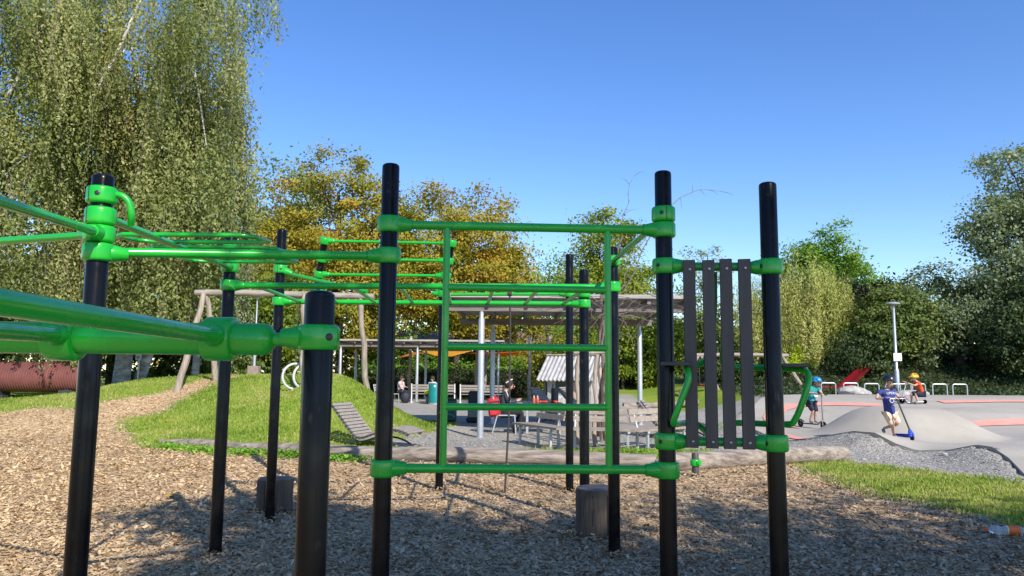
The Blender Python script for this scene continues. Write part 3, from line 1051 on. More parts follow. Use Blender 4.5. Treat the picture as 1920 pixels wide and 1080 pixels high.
def stump(x, y, r, h, label):
    t = thing('wood_stump', (x, y, gh(x, y)), label, 'stump', 'sitting stumps on the wood chips')
    b = MB()
    z0 = gh(x, y)
    n = 26
    prof = [(r * 1.03, -0.05), (r * 1.02, 0.03), (r * 0.99, h * 0.4), (r * 1.01, h * 0.75), (r * 0.99, h - 0.02), (r * 0.95, h)]
    b.lathe(prof, (x, y, z0), n=n)
    for i, v in enumerate(b.v):
        a = math.atan2(v[1] - y, v[0] - x)
        s = 1 + 0.03 * math.sin(3 * a + x) + 0.02 * math.sin(7 * a) - (0.05 if abs((a + 1.45)) < 0.08 else 0)
        b.v[i] = (x + (v[0] - x) * s, y + (v[1] - y) * s, v[2])
    b.build('bark', 'stump_bark', t)
    b = MB()
    b.lathe([(r * 0.955, h - 0.004), (r * 0.93, h + 0.006), (r * 0.5, h + 0.008), (0.001, h + 0.006)], (x, y, z0), n=n)
    b.build('cut_top', 'stump_top', t)
    for a in (-1.9, -1.2, -0.75):
        q = MB()
        q.box((x + math.cos(a) * r * 1.0, y + math.sin(a) * r * 1.0, z0 + h * 0.48), (0.010, 0.006, h * 0.86), Matrix.Rotation(a + math.pi / 2, 3, 'Z'))
        q.build('crack', 'bolt_dark', t, smooth=False)


stump(-2.56, 8.33, 0.19, 0.345, 'round wooden stump behind the rear left monkey bar post, in the shade')
stump(0.82, 7.20, 0.205, 0.435, 'cracked wooden stump standing behind the post right of the ladder frame')

mp_ = thing('marker_post', (2.76, 11.38, 0), 'knee-high dark post with one bright green clamp in front of the log', 'post')
b = MB().lathe([(0.052, -0.03), (0.052, 0.33), (0.045, 0.345), (0.0, 0.348)], (2.76, 11.38, gh(2.76, 11.38)), n=18)
b.build('shaft', 'slat_dark', mp_)
collar(mp_, 2.76, 11.38, gh(2.76, 11.38) + 0.205, [(0.6, -1, 0)], h=0.10, r=0.075, neck=0.09)


def log(A, B, r0, r1, label, sag=0.0):
    A, B = Vector(A), Vector(B)
    t = thing('border_log', ((A + B) / 2).to_tuple()[:2] + (0,), label, 'log', 'logs edging the wood chips')
    n = 26
    pts, rr = [], []
    for i in range(n + 1):
        k = i / n
        q = A.lerp(B, k)
        q.z += gh(q.x, q.y) + 0.02 * math.sin(k * 9 + A.x) + sag * math.sin(k * math.pi)
        q.y += 0.05 * math.sin(k * 5 + A.x)
        pts.append(q)
        rr.append((r0 + (r1 - r0) * k) * (1 + 0.04 * math.sin(k * 17 + A.y)))
    MB().tube(pts, rr, 20, True, 0.035).build('trunk', 'log_wood', t)
    for i, s in ((0, 1), (n, -1)):
        d = (pts[1] - pts[0]) if i == 0 else (pts[-2] - pts[-1])
        MB().lathe([(rr[i] * 0.99, 0.01), (rr[i] * 0.9, -0.006), (0.001, -0.008)], pts[i], d, n=20).build('cut_end', 'log_end', t)


log((-7.05, 15.35, 0.02), (-3.35, 13.62, 0.08), 0.10, 0.115, 'thin grey log at the foot of the grassy mound, left end half sunk')
log((-3.55, 13.35, 0.11), (2.35, 12.28, 0.11), 0.128, 0.132, 'long straight grey log behind the ladder frame')
log((2.42, 11.98, 0.125), (5.95, 13.55, 0.135), 0.15, 0.155, 'thick cracked log ending beside the gravel bank', 0.0)

# ------------------------------------------------------------------ plastic bottle
bt = thing('drink_bottle', (4.75, 7.27, gh(4.75, 7.27)), 'crumpled clear plastic drink bottle lying at the grass edge, orange cap and label', 'bottle')
dB = Vector((0.975, -0.22, -0.01)).normalized()
B0 = Vector((4.565, 7.37, gh(4.565, 7.37) + 0.052))
b = MB()
prof = [(0.0135, 0.0), (0.0135, 0.015), (0.018, 0.022), (0.033, 0.04), (0.043, 0.065), (0.046, 0.085), (0.043, 0.105), (0.037, 0.122), (0.036, 0.135), (0.042, 0.15), (0.045, 0.165), (0.045, 0.29), (0.042, 0.31), (0.036, 0.325), (0.01, 0.32)]
b.lathe(prof, B0, dB, n=24)
for i, v in enumerate(b.v):
    k = 1 + 0.05 * math.sin(v[0] * 90 + v[2] * 60)
    b.v[i] = (v[0], B0.y + (v[1] - B0.y - dB.y / dB.x * (v[0] - B0.x)) * k + dB.y / dB.x * (v[0] - B0.x), v[2])
b.build('shell', 'bottle_plastic', bt)
MB().lathe([(0.0, -0.012), (0.016, -0.012), (0.017, -0.008), (0.017, 0.010), (0.014, 0.012)], B0, dB, n=16).build('cap', 'cap_orange', bt)
MB().lathe([(0.0455, 0.168), (0.0472, 0.170), (0.0472, 0.180), (0.0455, 0.182)], B0, dB, n=24).build('label_edge', 'label_pale', bt)
MB().lathe([(0.0455, 0.181), (0.0474, 0.183), (0.0474, 0.278), (0.0455, 0.28)], B0, dB, n=24).build('wrap_label', 'label_orange', bt)

# ------------------------------------------------------------------ swing with rings on the hill


def wood_pole(parent, a, b, r, name='pole', m='old_wood_v', n=10):
    a, b = Vector(a), Vector(b)
    pts = [a.lerp(b, k / 6) + Vector((0.03 * math.sin(k * 2.1 + a.x), 0.03 * math.cos(k * 1.7), 0)) for k in range(7)]
    return MB().tube(pts, [r * (1 - 0.04 * k) for k in range(7)], n, True, 0.08).build(name, m, parent)


sw = thing('ring_swing', (-6.4, 21, gh(-6.4, 21)), 'weathered log swing frame on the hill with white rings on chains', 'swing')
MB().tube([(-8.95, 21, 3.69), (-7.7, 21, 3.70), (-6.2, 21, 3.66), (-3.9, 21, 3.62)], [0.085, 0.095, 0.09, 0.085], 12, True, 0.08).build('beam', 'old_wood', sw)
wood_pole(sw, (-9.15, 20.6, gh(-9.1, 20.6) - 0.1), (-8.68, 20.95, 3.66), 0.098, 'leg')
wood_pole(sw, (-8.42, 21.5, gh(-8.4, 21.5) - 0.1), (-8.66, 21.02, 3.78), 0.09, 'leg')
wood_pole(sw, (-5.72, 20.7, gh(-5.7, 20.7) - 0.1), (-5.86, 20.95, 3.66), 0.085, 'leg')
wood_pole(sw, (-4.1, 21.4, gh(-4.1, 21.4) - 0.1), (-4.3, 21.02, 3.66), 0.09, 'leg')
for x, yaw in ((-6.02, 0.55), (-5.72, 0.6)):
    c = Vector((x, 20.95, 1.36))
    a = Vector((math.cos(yaw), math.sin(yaw) * 1.0, 0)).normalized()
    pts = arc(c, a, (0, 0, 1), 0, 2 * math.pi, 0.35, 28)
    MB().tube(pts, 0.035, 10, False).build('ring', 'ring_white', sw)
    b = MB()
    for k in range(34):
        z = 1.70 + k * 0.057
        b.tube([(x - 0.012 * (k % 2), 20.95 - 0.012 * ((k + 1) % 2), z), (x + 0.012 * (k % 2), 20.95 + 0.012 * ((k + 1) % 2), z + 0.062)], 0.013, 5)
    b.build('chain', 'chain', sw)


def lamp(x, y, h, label, block=None, sign=None, r=0.05, head=0.25):
    z0 = gh(x, y)
    t = thing('park_lamp', (x, y, z0), label, 'lamp post', 'park lamps')
    zb = z0
    if block:
        MB().box((x, y, z0 + block / 2 - 0.1), (block * 1.15, block, block + 0.2), None, 0.02).build('footing', 'concrete_block', t, smooth=False)
        zb = z0 + block
    b = MB().lathe([(r * 1.15, -0.05), (r * 1.15, 0.95), (r * 0.95, 1.02), (r * 0.72, 1.05), (r * 0.6, h - (zb - z0) - 0.1)], (x, y, zb), n=12)
    b.build('pole', 'silver', t)
    b = MB().lathe([(0.03, -0.16), (0.06, -0.12), (head * 0.45, -0.07), (head, -0.035), (head * 1.02, -0.01), (head * 0.8, 0.03), (head * 0.4, 0.06), (0.0, 0.07)], (x, y, z0 + h), n=22)
    b.build('head', 'pale_metal', t)
    if sign:
        zc, s = sign
        MB().box((x + 0.02, y - r - 0.02, zc), (s, 0.012, s * 0.95), None, 0.003).build('sign_plate', 'sign_white', t, smooth=False)
    return t


lamp(-8.22, 24, 2.55, 'slim grey park lamp on a square block at the top of the chip path', 0.30, None, 0.042, 0.20)
lamp(15.9, 31, 3.75, 'tall grey park lamp with a blank white sign beside the track', None, (gh(15.9, 31) + 1.52, 0.34), 0.085, 0.27)

# ------------------------------------------------------------------ crawl tunnel, info sign
tz = 1.28
tn = thing('crawl_tunnel', (-14.5, 22, gh(-14.5, 22)), 'raised reddish brown corrugated pipe tunnel on the left slope', 'tunnel')
prof = []
x0, x1 = 0.0, 4.6
k = 0
while k * 0.075 < x1:
    q = k * 0.075
    prof += [(0.395, q), (0.435, q + 0.018), (0.435, q + 0.04), (0.395, q + 0.06)]
    k += 1
prof += [(0.36, x1), (0.36, x1 - 0.3)]
MB().lathe(prof, (-17.1, 22, tz), (1, 0, 0), n=40).build('pipe', 'pipe_red', tn)
for x in (-16.6, -14.85, -12.85):
    g0 = gh(x, 22)
    b = MB()
    b.box((x, 22, (g0 + tz - 0.36) / 2 - 0.1), (0.16, 0.5, tz - 0.36 - g0 + 0.25), None, 0.01)
    b.box((x, 22, g0 + 0.03), (0.4, 0.62, 0.12), None, 0.02)
    b.build('support', 'dark_metal', tn, smooth=False)
sg = thing('info_sign', (-12.9, 26, gh(-12.9, 26)), 'small white board on a thin post by the birch trunks', 'sign')
MB().tube([(-12.9, 26, gh(-12.9, 26) - 0.1), (-12.9, 26, 1.92)], 0.035, 8).build('pole', 'silver', sg)
MB().box((-12.9, 25.95, 1.94), (0.2, 0.03, 0.2), None, 0.004).build('board', 'sign_white', sg, smooth=False)
MB().box((-12.9, 25.93, 1.945), (0.12, 0.012, 0.11), None, 0.002).build('notice', 'hut_wall', sg, smooth=False)

# ------------------------------------------------------------------ wave loungers
LPROF = [(0.0, 0.86), (0.20, 0.63), (0.40, 0.40), (0.57, 0.235), (0.72, 0.225), (0.95, 0.30), (1.2, 0.375), (1.4, 0.395), (1.6, 0.36), (1.82, 0.27)]


def lounger(x, y, rot, label, w=0.72, sc=1.0):
    z0 = gh(x, y)
    t = thing('wave_lounger', (x, y, z0), label, 'lounger', 'slatted wooden loungers')
    M = Matrix.Rotation(rot, 3, 'Z')
    O = Vector((x, y, z0))
    P = [q * sc for q in smoothpath([(a - 0.9, 0, b) for a, b in LPROF], 10)]
    L = [0]
    for i in range(1, len(P)):
        L.append(L[-1] + (P[i] - P[i - 1]).length)
    tot, step = L[-1], 0.083
    i = 0
    for k in range(int(tot / step)):
        s = (k + 0.5) * step
        while L[i + 1] < s:
            i += 1
        f = (s - L[i]) / (L[i + 1] - L[i])
        q = P[i].lerp(P[i + 1], f)
        d = (P[i + 1] - P[i]).normalized()
        rr = M @ Matrix.Rotation(-math.atan2(d.z, d.x), 3, 'Y')
        MB().box(O + M @ q, (0.066, w, 0.026), rr, 0.003).build('slat', 'slat_grey', t, smooth=False)
    for sy in (-1, 1):
        b = MB()
        V, F = [], []
        n = 0
        for j in range(0, len(P), 2):
            d = (P[min(j + 1, len(P) - 1)] - P[max(j - 1, 0)]).normalized()
            nr = Vector((-d.z, 0, d.x))
            for off in (-0.015, -0.085):
                for yy in (-0.02, 0.02):
                    V.append(O + M @ (P[j] + nr * off + Vector((0, sy * (w / 2 - 0.07) + yy, 0))))
            n += 1
        for j in range(n - 1):
            a, c = j * 4, (j + 1) * 4
            F += [(a, a + 1, c + 1, c), (a + 2, c + 2, c + 3, a + 3), (a, c, c + 2, a + 2), (a + 1, a + 3, c + 3, c + 1)]
        F += [(0, 2, 3, 1), (n * 4 - 4, n * 4 - 3, n * 4 - 1, n * 4 - 2)]
        b.add(V, F)
        b.build('side_rail', 'slat_grey', t, smooth=False)
        pts = [O + M @ Vector((a - 0.9, sy * (w / 2 - 0.1), c)) for a, c in ((0.22, 0.0), (0.45, 0.10), (0.75, 0.15), (1.1, 0.17), (1.35, 0.11), (1.56, 0.0))]
        MB().tube(smoothpath(pts, 5), 0.02, 8).build('leg_arc', 'dark_metal', t)
        pts = [O + M @ Vector((a - 0.9, sy * (w / 2 - 0.1), c)) for a, c in ((0.75, 0.15), (0.85, 0.23), (1.05, 0.30))]
        MB().tube(pts, 0.018, 8).build('strut', 'dark_metal', t)
    return t


lounger(-2.68, 15.45, R(-18), 'slatted wave lounger at the foot of the mound, nearest of its kind')
lounger(4.02, 18.2, R(-20), 'slatted wave lounger seen past the tall post beside the curved bench')
lounger(1.75, 23.8, R(-22), 'slatted wave lounger behind the picnic table, with the table before it', 0.9, 1.2)
lounger(2.75, 25.4, R(-22), 'slatted wave lounger farther back beside the pale boulder', 0.9, 1.2)

# ------------------------------------------------------------------ pergolas


def pergola(x0, x1, y0, y1, posts, label, zb=2.94):
    t = thing('pergola', ((x0 + x1) / 2, (y0 + y1) / 2, 0), label, 'pergola', 'timber sun roofs on steel posts')
    for (x, y) in posts:
        z0 = gh(x, y)
        r = 0.075
        o = MB().lathe([(r, z0 - 0.05), (r, zb - 0.2), (r * 0.7, zb - 0.13), (r * 0.7, zb + 0.01)], (x, y, 0), n=16).build('post', 'silver', t)
        MB().lathe([(r * 1.7, z0), (r * 1.7, z0 + 0.012), (r, z0 + 0.02)], (x, y, 0), n=16).build('foot_plate', 'silver', o)
    for y in (y0 + 0.25, y1 - 0.25):
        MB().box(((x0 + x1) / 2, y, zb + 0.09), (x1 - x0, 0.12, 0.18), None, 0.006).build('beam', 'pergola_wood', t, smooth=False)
    n = int((x1 - x0) / 0.85)
    for k in range(n + 1):
        x = x0 + 0.08 + (x1 - x0 - 0.16) * k / n
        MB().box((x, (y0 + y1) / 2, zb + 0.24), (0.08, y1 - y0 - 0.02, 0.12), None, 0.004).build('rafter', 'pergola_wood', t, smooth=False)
    m_ = int((y1 - y0) / 0.17)
    proto = None
    for k in range(m_ + 1):
        y = y0 + (y1 - y0) * k / m_
        if proto is None:
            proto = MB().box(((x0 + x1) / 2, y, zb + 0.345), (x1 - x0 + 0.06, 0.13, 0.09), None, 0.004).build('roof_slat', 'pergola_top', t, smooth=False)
        else:
            c = proto.copy()
            col.objects.link(c)
            c.parent = t
            c.location = (0.012 * math.sin(k * 5.1), y - y0, 0.006 * math.sin(k * 3.3))
    return t


pergola(-1.52, 4.2, 17.3, 22.7, [(-0.71, 17.55), (3.62, 17.55), (-0.56, 22.45), (3.84, 22.45)], 'near timber slat pergola on silver posts, right of the grassy mound')
pergola(-9.9, -0.4, 38.8, 43.2, [(-8.9, 39.05), (-4.9, 39.05), (-0.95, 39.05), (-8.9, 42.95), (-4.9, 42.95), (-0.75, 42.95)], 'far long timber pergola over the benches, behind the mound', 2.80)

# bare vine over the near pergola, with the pole guard it climbs from
vn = thing('bare_vine', (1.95, 17.0, 0), 'leafless brown vine twining up a trunk onto the near pergola', 'vine')
b = MB()
b.tube(smoothpath([(2.05, 17.05, 0), (2.0, 17.1, 0.8), (2.1, 17.0, 1.6), (2.02, 17.1, 2.3), (2.12, 17.0, 2.9), (2.2, 17.05, 3.5)], 5), [0.05] * 12 + [0.04] * 14, 8, True, 0.2)
b.tube(smoothpath([(2.12, 17.0, 0), (2.05, 16.98, 0.9), (1.98, 17.1, 1.7), (2.1, 17.02, 2.5), (2.05, 17.1, 3.3)], 5), 0.028, 7, True, 0.2)
b.build('stem', 'vine', vn)
b = MB()
rr = random.Random(3)
for k in range(60):
    q = Vector((1.3 + rr.random() * 2.3, 16.8 + rr.random() * 1.0, 2.75 + rr.random() * 0.7))
    d = Vector((rr.uniform(-1, 1), rr.uniform(-0.4, 0.2), rr.uniform(-0.5, 0.4))).normalized()
    pts = [q]
    for j in range(6):
        d = (d + Vector((rr.uniform(-.4, .4), rr.uniform(-.3, .3), rr.uniform(-.45, .3)))).normalized()
        pts.append(pts[-1] + d * rr.uniform(0.12, 0.24))
    r0 = rr.uniform(0.006, 0.013)
    b.tube(pts, [r0 * (1 - j / 8) for j in range(7)], 5)
for base, tip, hgt in (((2.3, 17.2, 3.4), (2.9, 17.6, 6.2), 0.2), ((2.6, 17.3, 3.4), (5.05, 17.9, 5.65), 1.0), ((2.5, 17.3, 3.4), (3.3, 17.3, 5.0), 0.1)):
    a, c = Vector(base), Vector(tip)
    pts = [a.lerp(c, j / 10) + Vector((0.05 * math.sin(j * 2), 0, hgt * math.sin(math.pi * j / 10 * 0.9))) for j in range(11)]
    b.tube(pts, [0.016 * (1 - j / 13) for j in range(11)], 5)
    for j in range(4, 11):
        e = pts[j] + Vector((rr.uniform(-.3, .4), 0, rr.uniform(-.35, .25)))
        b.tube([pts[j], pts[j].lerp(e, .5) + Vector((0, 0, .03)), e], [0.006, 0.005, 0.002], 4)
b.build('twigs', 'vine', vn)
gd = thing('pole_guard', (1.9, 15.9, 0), 'upright bark poles and rails standing inside the curved bench', 'pole guard')
for x, y, h in ((1.38, 15.9, 1.95), (1.74, 15.75, 1.9), (2.02, 15.9, 1.85), (1.62, 16.4, 2.0), (2.22, 16.35, 1.9)):
    wood_pole(gd, (x, y, gh(x, y) - 0.05), (x + 0.03, y, h), 0.05, 'pole', 'bark_pole', 8)
wood_pole(gd, (1.30, 15.86, 1.93), (2.15, 15.82, 1.95), 0.035, 'rail', 'bark_pole', 8)
wood_pole(gd, (1.82, 15.86, 0.2), (1.98, 15.86, 1.75), 0.05, 'brace', 'bark_dark', 8)

# ------------------------------------------------------------------ curved bench of three bays
hb = thing('curved_bench', (1.7, 15.3, 0), 'three-sided timber bench with slatted backs on grey legs behind the log', 'bench')
outer = [Vector((0.02, 16.35, 0)), Vector((0.88, 14.75, 0)), Vector((2.48, 14.42, 0)), Vector((3.75, 15.55, 0))]
cen = Vector((1.75, 16.9, 0))
inner = [p_ + (cen - p_).normalized() * 0.52 for p_ in outer]
for i in range(3):
    for k in range(4):
        f0, f1 = k / 4 + 0.01, (k + 1) / 4 - 0.02
        A0, A1 = outer[i].lerp(inner[i], f0), outer[i].lerp(inner[i], f1)
        B0_, B1 = outer[i + 1].lerp(inner[i + 1], f0), outer[i + 1].lerp(inner[i + 1], f1)
        zt, zl = Vector((0, 0, 0.445)), Vector((0, 0, 0.405))
        MB().add([A0 + zl, B0_ + zl, B1 + zl, A1 + zl, A0 + zt, B0_ + zt, B1 + zt, A1 + zt], [(3, 2, 1, 0), (4, 5, 6, 7), (0, 1, 5, 4), (1, 2, 6, 5), (2, 3, 7, 6), (3, 0, 4, 7)]).build('seat_slat', 'bench_wood', hb, smooth=False)
    a, c = inner[i].lerp(inner[i + 1], 0.04), inner[i].lerp(inner[i + 1], 0.96)
    d = (c - a)
    out = Vector((-d.y, d.x, 0)).normalized()
    ang = math.atan2(d.y, d.x)
    for zc, lean in ((0.60, 0.03), (0.745, 0.065)):
        MB().box((a + c) / 2 + out * lean + Vector((0, 0, zc)), (d.length, 0.035, 0.115), Matrix.Rotation(ang, 3, 'Z') @ Matrix.Rotation(R(-12), 3, 'X'), 0.004).build('back_board', 'bench_wood', hb, smooth=False)
    for f in (0.14, 0.86):
        q, w = a.lerp(c, f), outer[i].lerp(outer[i + 1], f)
        g0 = gh(q.x, q.y)
        MB().tube([q + Vector((0, 0, 0.40)) - out * 0.03, q + out * 0.10 + Vector((0, 0, 0.80))], 0.022, 6).build('back_support', 'pale_metal', hb)
        MB().box((q + w) / 2 + Vector((0, 0, 0.385)), ((q - w).length, 0.05, 0.04), Matrix.Rotation(math.atan2((q - w).y, (q - w).x), 3, 'Z')).build('cross_arm', 'pale_metal', hb, smooth=False)
        for e in (w.lerp(q, 0.12), q.lerp(w, 0.05)):
            MB().box(e + Vector((0, 0, 0.185)), (0.05, 0.05, 0.42), Matrix.Rotation(ang, 3, 'Z'), 0.004).build('leg', 'pale_metal', hb, smooth=False)

# ------------------------------------------------------------------ picnic table, chair and what lies on it
tb = thing('picnic_table', (0.8, 19.1, 0), 'dark slatted table with grey legs beside the seated person', 'table')
for k in range(7):
    MB().box((0.36 + 0.145 * k, 19.1, 0.745), (0.132, 0.82, 0.03), None, 0.003).build('top_slat', 'board_dark', tb, smooth=False)
MB().box((0.8, 19.1, 0.71), (0.9, 0.7, 0.035)).build('frame', 'pale_metal', tb, smooth=False)
for x, y, m_ in ((0.4, 18.78, 'pale_metal'), (1.2, 18.78, 'pale_metal'), (0.42, 19.42, 'dark_metal'), (1.2, 19.42, 'dark_metal')):
    MB().box((x, y, 0.345), (0.06, 0.06, 0.72), None, 0.005).build('leg', m_, tb, smooth=False)
fd = thing('picnic_food', (0.8, 18.9, 0.76), 'low reddish heap of picnic food spread on the dark table', 'food')
b = MB()
for k in range(9):
    b.ball((0.72 + rr.random() * 0.4, 18.88 + rr.random() * 0.2, 0.785), (0.06 + rr.random() * 0.03, 0.06, 0.025 + rr.random() * 0.02), 9, 6)
b.build('pieces', 'food_red', fd)
for x, lb in ((0.57, 'red drink bottle on the picnic table, nearer the seated person'), (0.66, 'red drink bottle on the picnic table, nearer the food heap')):
    t = thing('drink_bottle', (x, 18.85, 0.76), lb, 'bottle')
    MB().lathe([(0.035, 0), (0.038, 0.02), (0.038, 0.11), (0.022, 0.15), (0.016, 0.16)], (x, 18.85, 0.76), n=14).build('body', 'bottle_red', t)
    MB().lathe([(0.018, 0.16), (0.018, 0.18), (0.0, 0.185)], (x, 18.85, 0.76), n=12).build('cap', 'sign_white', t)


def chair(x, y, rot, label, group=None):
    t = thing('metal_chair', (x, y, gh(x, y)), label, 'chair', group)
    M = Matrix.Rotation(rot, 3, 'Z')
    O = Vector((x, y, gh(x, y)))
    W = lambda a, b_, c: O + M @ Vector((a, b_, c))
    MB().box(W(0, 0, 0.45), (0.46, 0.44, 0.03), M, 0.006).build('seat', 'pale_metal', t, smooth=False)
    for s in (-1, 1):
        MB().tube([W(-0.34, s * 0.21, 0), W(-0.22, s * 0.21, 0.45), W(-0.33, s * 0.21, 0.9)], 0.018, 8).build('rear_leg', 'pale_metal', t)
        MB().tube([W(0.24, s * 0.21, 0), W(0.21, s * 0.21, 0.45)], 0.018, 8).build('front_leg', 'pale_metal', t)
    for k in range(3):
        MB().box(W(-0.27 - 0.03 * k, 0, 0.62 + 0.12 * k), (0.02, 0.42, 0.09), M @ Matrix.Rotation(R(-14), 3, 'Y'), 0.003).build('back_slat', 'pale_metal', t, smooth=False)
    return t


chair(-0.12, 18.75, 0, 'pale metal chair under the seated person at the picnic table')

# bag hanging on the chair
bgx = thing('red_backpack', (-0.42, 18.62, 0.5), 'red backpack hanging on the pale chair back', 'backpack')
BM = Matrix.Rotation(R(-8), 3, 'Y')
MB().box((-0.42, 18.58, 0.66), (0.30, 0.16, 0.46), BM, 0.055).build('body', 'red_bag', bgx)
MB().box((-0.43, 18.49, 0.57), (0.22, 0.07, 0.22), BM, 0.03).build('pocket', 'red_bag', bgx)
MB().box((-0.40, 18.50, 0.80), (0.26, 0.02, 0.03), BM).build('zip', 'bag_navy', bgx, smooth=False)
MB().tube(smoothpath([(-0.47, 18.6, 0.87), (-0.41, 18.58, 0.95), (-0.35, 18.6, 0.87)], 5), 0.014, 6).build('loop', 'red_bag', bgx)

# ------------------------------------------------------------------ trolley bags, bin, far benches
tr = thing('wheeled_bag', (-1.80, 22.2, 0), 'dark green wheeled shopping bag standing on the gravel', 'trolley bag')
MB().box((-1.8, 22.2, 0.40), (0.40, 0.3, 0.68), None, 0.06).build('body', 'bin_green', tr, smooth=False)
MB().tube(smoothpath([(-1.97, 22.2, 0.7), (-1.97, 22.2, 0.86), (-1.8, 22.2, 0.92), (-1.63, 22.2, 0.86), (-1.63, 22.2, 0.7)], 4), 0.016, 7).build('handle', 'bin_green', tr)
for z in (0.22, 0.50):
    MB().tube(smoothpath([(-1.96, 22.04, z), (-1.8, 22.0, z + 0.07), (-1.66, 22.04, z)], 4), 0.028, 6).build('piping', 'teal', tr)
for s in (-0.16, 0.16):
    MB().lathe([(0.07, -0.02), (0.08, 0), (0.07, 0.02)], (-1.8 + s, 22.08, 0.08), (1, 0, 0), n=14).build('wheel', 'rubber', tr)
t2 = thing('cool_bag', (-1.08, 22.6, 0), 'grey and navy cool bag on a black wheeled base behind the silver post', 'bag')
MB().box((-1.08, 22.6, 0.36), (0.42, 0.3, 0.4), None, 0.03).build('body', 'bag_grey', t2, smooth=False)
MB().box((-1.08, 22.6, 0.76), (0.40, 0.28, 0.40), None, 0.05).build('upper_bag', 'bag_navy', t2, smooth=False)
MB().box((-1.08, 22.58, 0.11), (0.50, 0.36, 0.16), None, 0.05).build('base', 'rubber', t2, smooth=False)
tb2 = thing('litter_bin', (-3.6, 36, gh(-3.6, 36)), 'round teal litter bin in front of the far benches', 'bin')
MB().lathe([(0.30, 0.06), (0.34, 0.08), (0.345, 0.96), (0.33, 1.0), (0.28, 0.99), (0.27, 0.7), (0.0, 0.68)], (-3.6, 36, gh(-3.6, 36)), n=24).build('drum', 'teal', tb2)
MB().lathe([(0.35, 0.0), (0.35, 0.07), (0.30, 0.075)], (-3.6, 36, gh(-3.6, 36)), n=24).build('foot_ring', 'silver', tb2)
MB().lathe([(0.05, 0.0), (0.05, 0.008), (0.0, 0.009)], (-3.62, 35.655, gh(-3.6, 36) + 0.86), (0, -1, 0), n=12).build('badge', 'sign_white', tb2)


def bench(x0, x1, y, label):
    t = thing('park_bench', ((x0 + x1) / 2, y, gh((x0 + x1) / 2, y)), label, 'bench', 'benches under the far pergola')
    z0 = gh((x0 + x1) / 2, y)
    for k in range(4):
        MB().box(((x0 + x1) / 2, y + 0.05 + 0.11 * k, z0 + 0.45), (x1 - x0, 0.095, 0.035), None, 0.003).build('seat_slat', 'slat_grey', t, smooth=False)
    for k in range(3):
        MB().box(((x0 + x1) / 2, y - 0.02 - 0.02 * k, z0 + 0.60 + 0.13 * k), (x1 - x0, 0.03, 0.10), None, 0.003).build('back_slat', 'slat_grey', t, smooth=False)
    for x in (x0 + 0.04, x1 - 0.04):
        MB().tube([(x, y - 0.10, z0 - 0.03), (x, y - 0.02, z0 + 0.45), (x, y - 0.09, z0 + 0.95)], 0.03, 8).build('back_leg', 'white_plastic', t)
        MB().tube([(x, y + 0.45, z0 - 0.03), (x, y + 0.45, z0 + 0.44)], 0.03, 8).build('front_leg', 'white_plastic', t)
        MB().tube([(x, y - 0.02, z0 + 0.40), (x, y + 0.45, z0 + 0.40)], 0.025, 8).build('arm', 'white_plastic', t)


bench(-4.95, -2.75, 37.2, 'pale slatted bench behind the teal bin')
bench(-2.55, -0.05, 37.2, 'pale slatted bench just right of the teal bin, behind the trolley bags')
chair(-5.75, 36.6, R(35), 'pale metal chair at the left end of the far benches', 'chairs by the far benches')
chair(-6.45, 37.4, R(-20), 'pale metal chair half hidden by the mound, left of the far benches', 'chairs by the far benches')
yv = thing('yellow_helmet', (-4.05, 36.9, 0.0), 'neon yellow helmet on a grey bag under the bench by the bin', 'helmet')
MB().ball((-4.05, 36.75, 0.52), (0.2, 0.16, 0.14), 14, 10).build('shell', 'vest_yellow', yv)
MB().lathe([(0.17, 0.40), (0.19, 0.42), (0.17, 0.44)], (-4.05, 36.75, 0.0), n=14).build('rim', 'bag_navy', yv)
gb_ = thing('grey_bag', (-3.95, 36.85, 0.0), 'soft grey bag on the ground under the neon helmet', 'bag')
MB().box((-3.95, 36.8, 0.19), (0.42, 0.28, 0.38), None, 0.08).build('body', 'bag_grey', gb_, smooth=False)
MB().tube(smoothpath([(-4.1, 36.7, 0.36), (-4.0, 36.6, 0.42), (-3.85, 36.68, 0.36)], 4), 0.015, 6).build('strap', 'bag_navy', gb_)
bp = thing('black_backpack', (-5.05, 37.6, 0.0), 'black backpack on the ground left of the first bench', 'backpack')
MB().ball((-5.2, 37.0, 0.27), (0.24, 0.2, 0.30), 14, 10).build('body', 'bag_navy', bp)
MB().tube(smoothpath([(-5.3, 36.9, 0.5), (-5.2, 36.85, 0.6), (-5.1, 36.9, 0.5)], 4), 0.018, 6).build('loop', 'bag_navy', bp)

# ------------------------------------------------------------------ shade sails on poles


def sail(pts, m_, label, sag=0.25):
    c = sum((Vector(q) for q in pts), Vector()) / 3
    t = thing('shade_sail', tuple(c), label, 'shade sail', 'shade sails over the far play area')
    n = 8
    V, F, idx = [], [], {}
    A, B, C = (Vector(q) for q in pts)
    for i in range(n + 1):
        for j in range(n + 1 - i):
            u, v = i / n, j / n
            w = 1 - u - v
            q = A * w + B * u + C * v
            q = q + (c - q) * 0.9 * (u * v + v * w + u * w) * 0.4
            q.z -= sag * 9 * u * v * w
            idx[i, j] = len(V)
            V.append(q)
    for i in range(n):
        for j in range(n - i):
            F.append((idx[i, j], idx[i + 1, j], idx[i, j + 1]))
            if j < n - i - 1:
                F.append((idx[i + 1, j], idx[i + 1, j + 1], idx[i, j + 1]))
    o = MB().add(V, F).build('cloth', m_, t, auto=False)
    sm = o.modifiers.new('thickness', 'SOLIDIFY')
    sm.thickness = 0.012
    for q in (A, B, C):
        MB().ball(q, 0.05, 8, 6).build('corner_ring', 'silver', t)


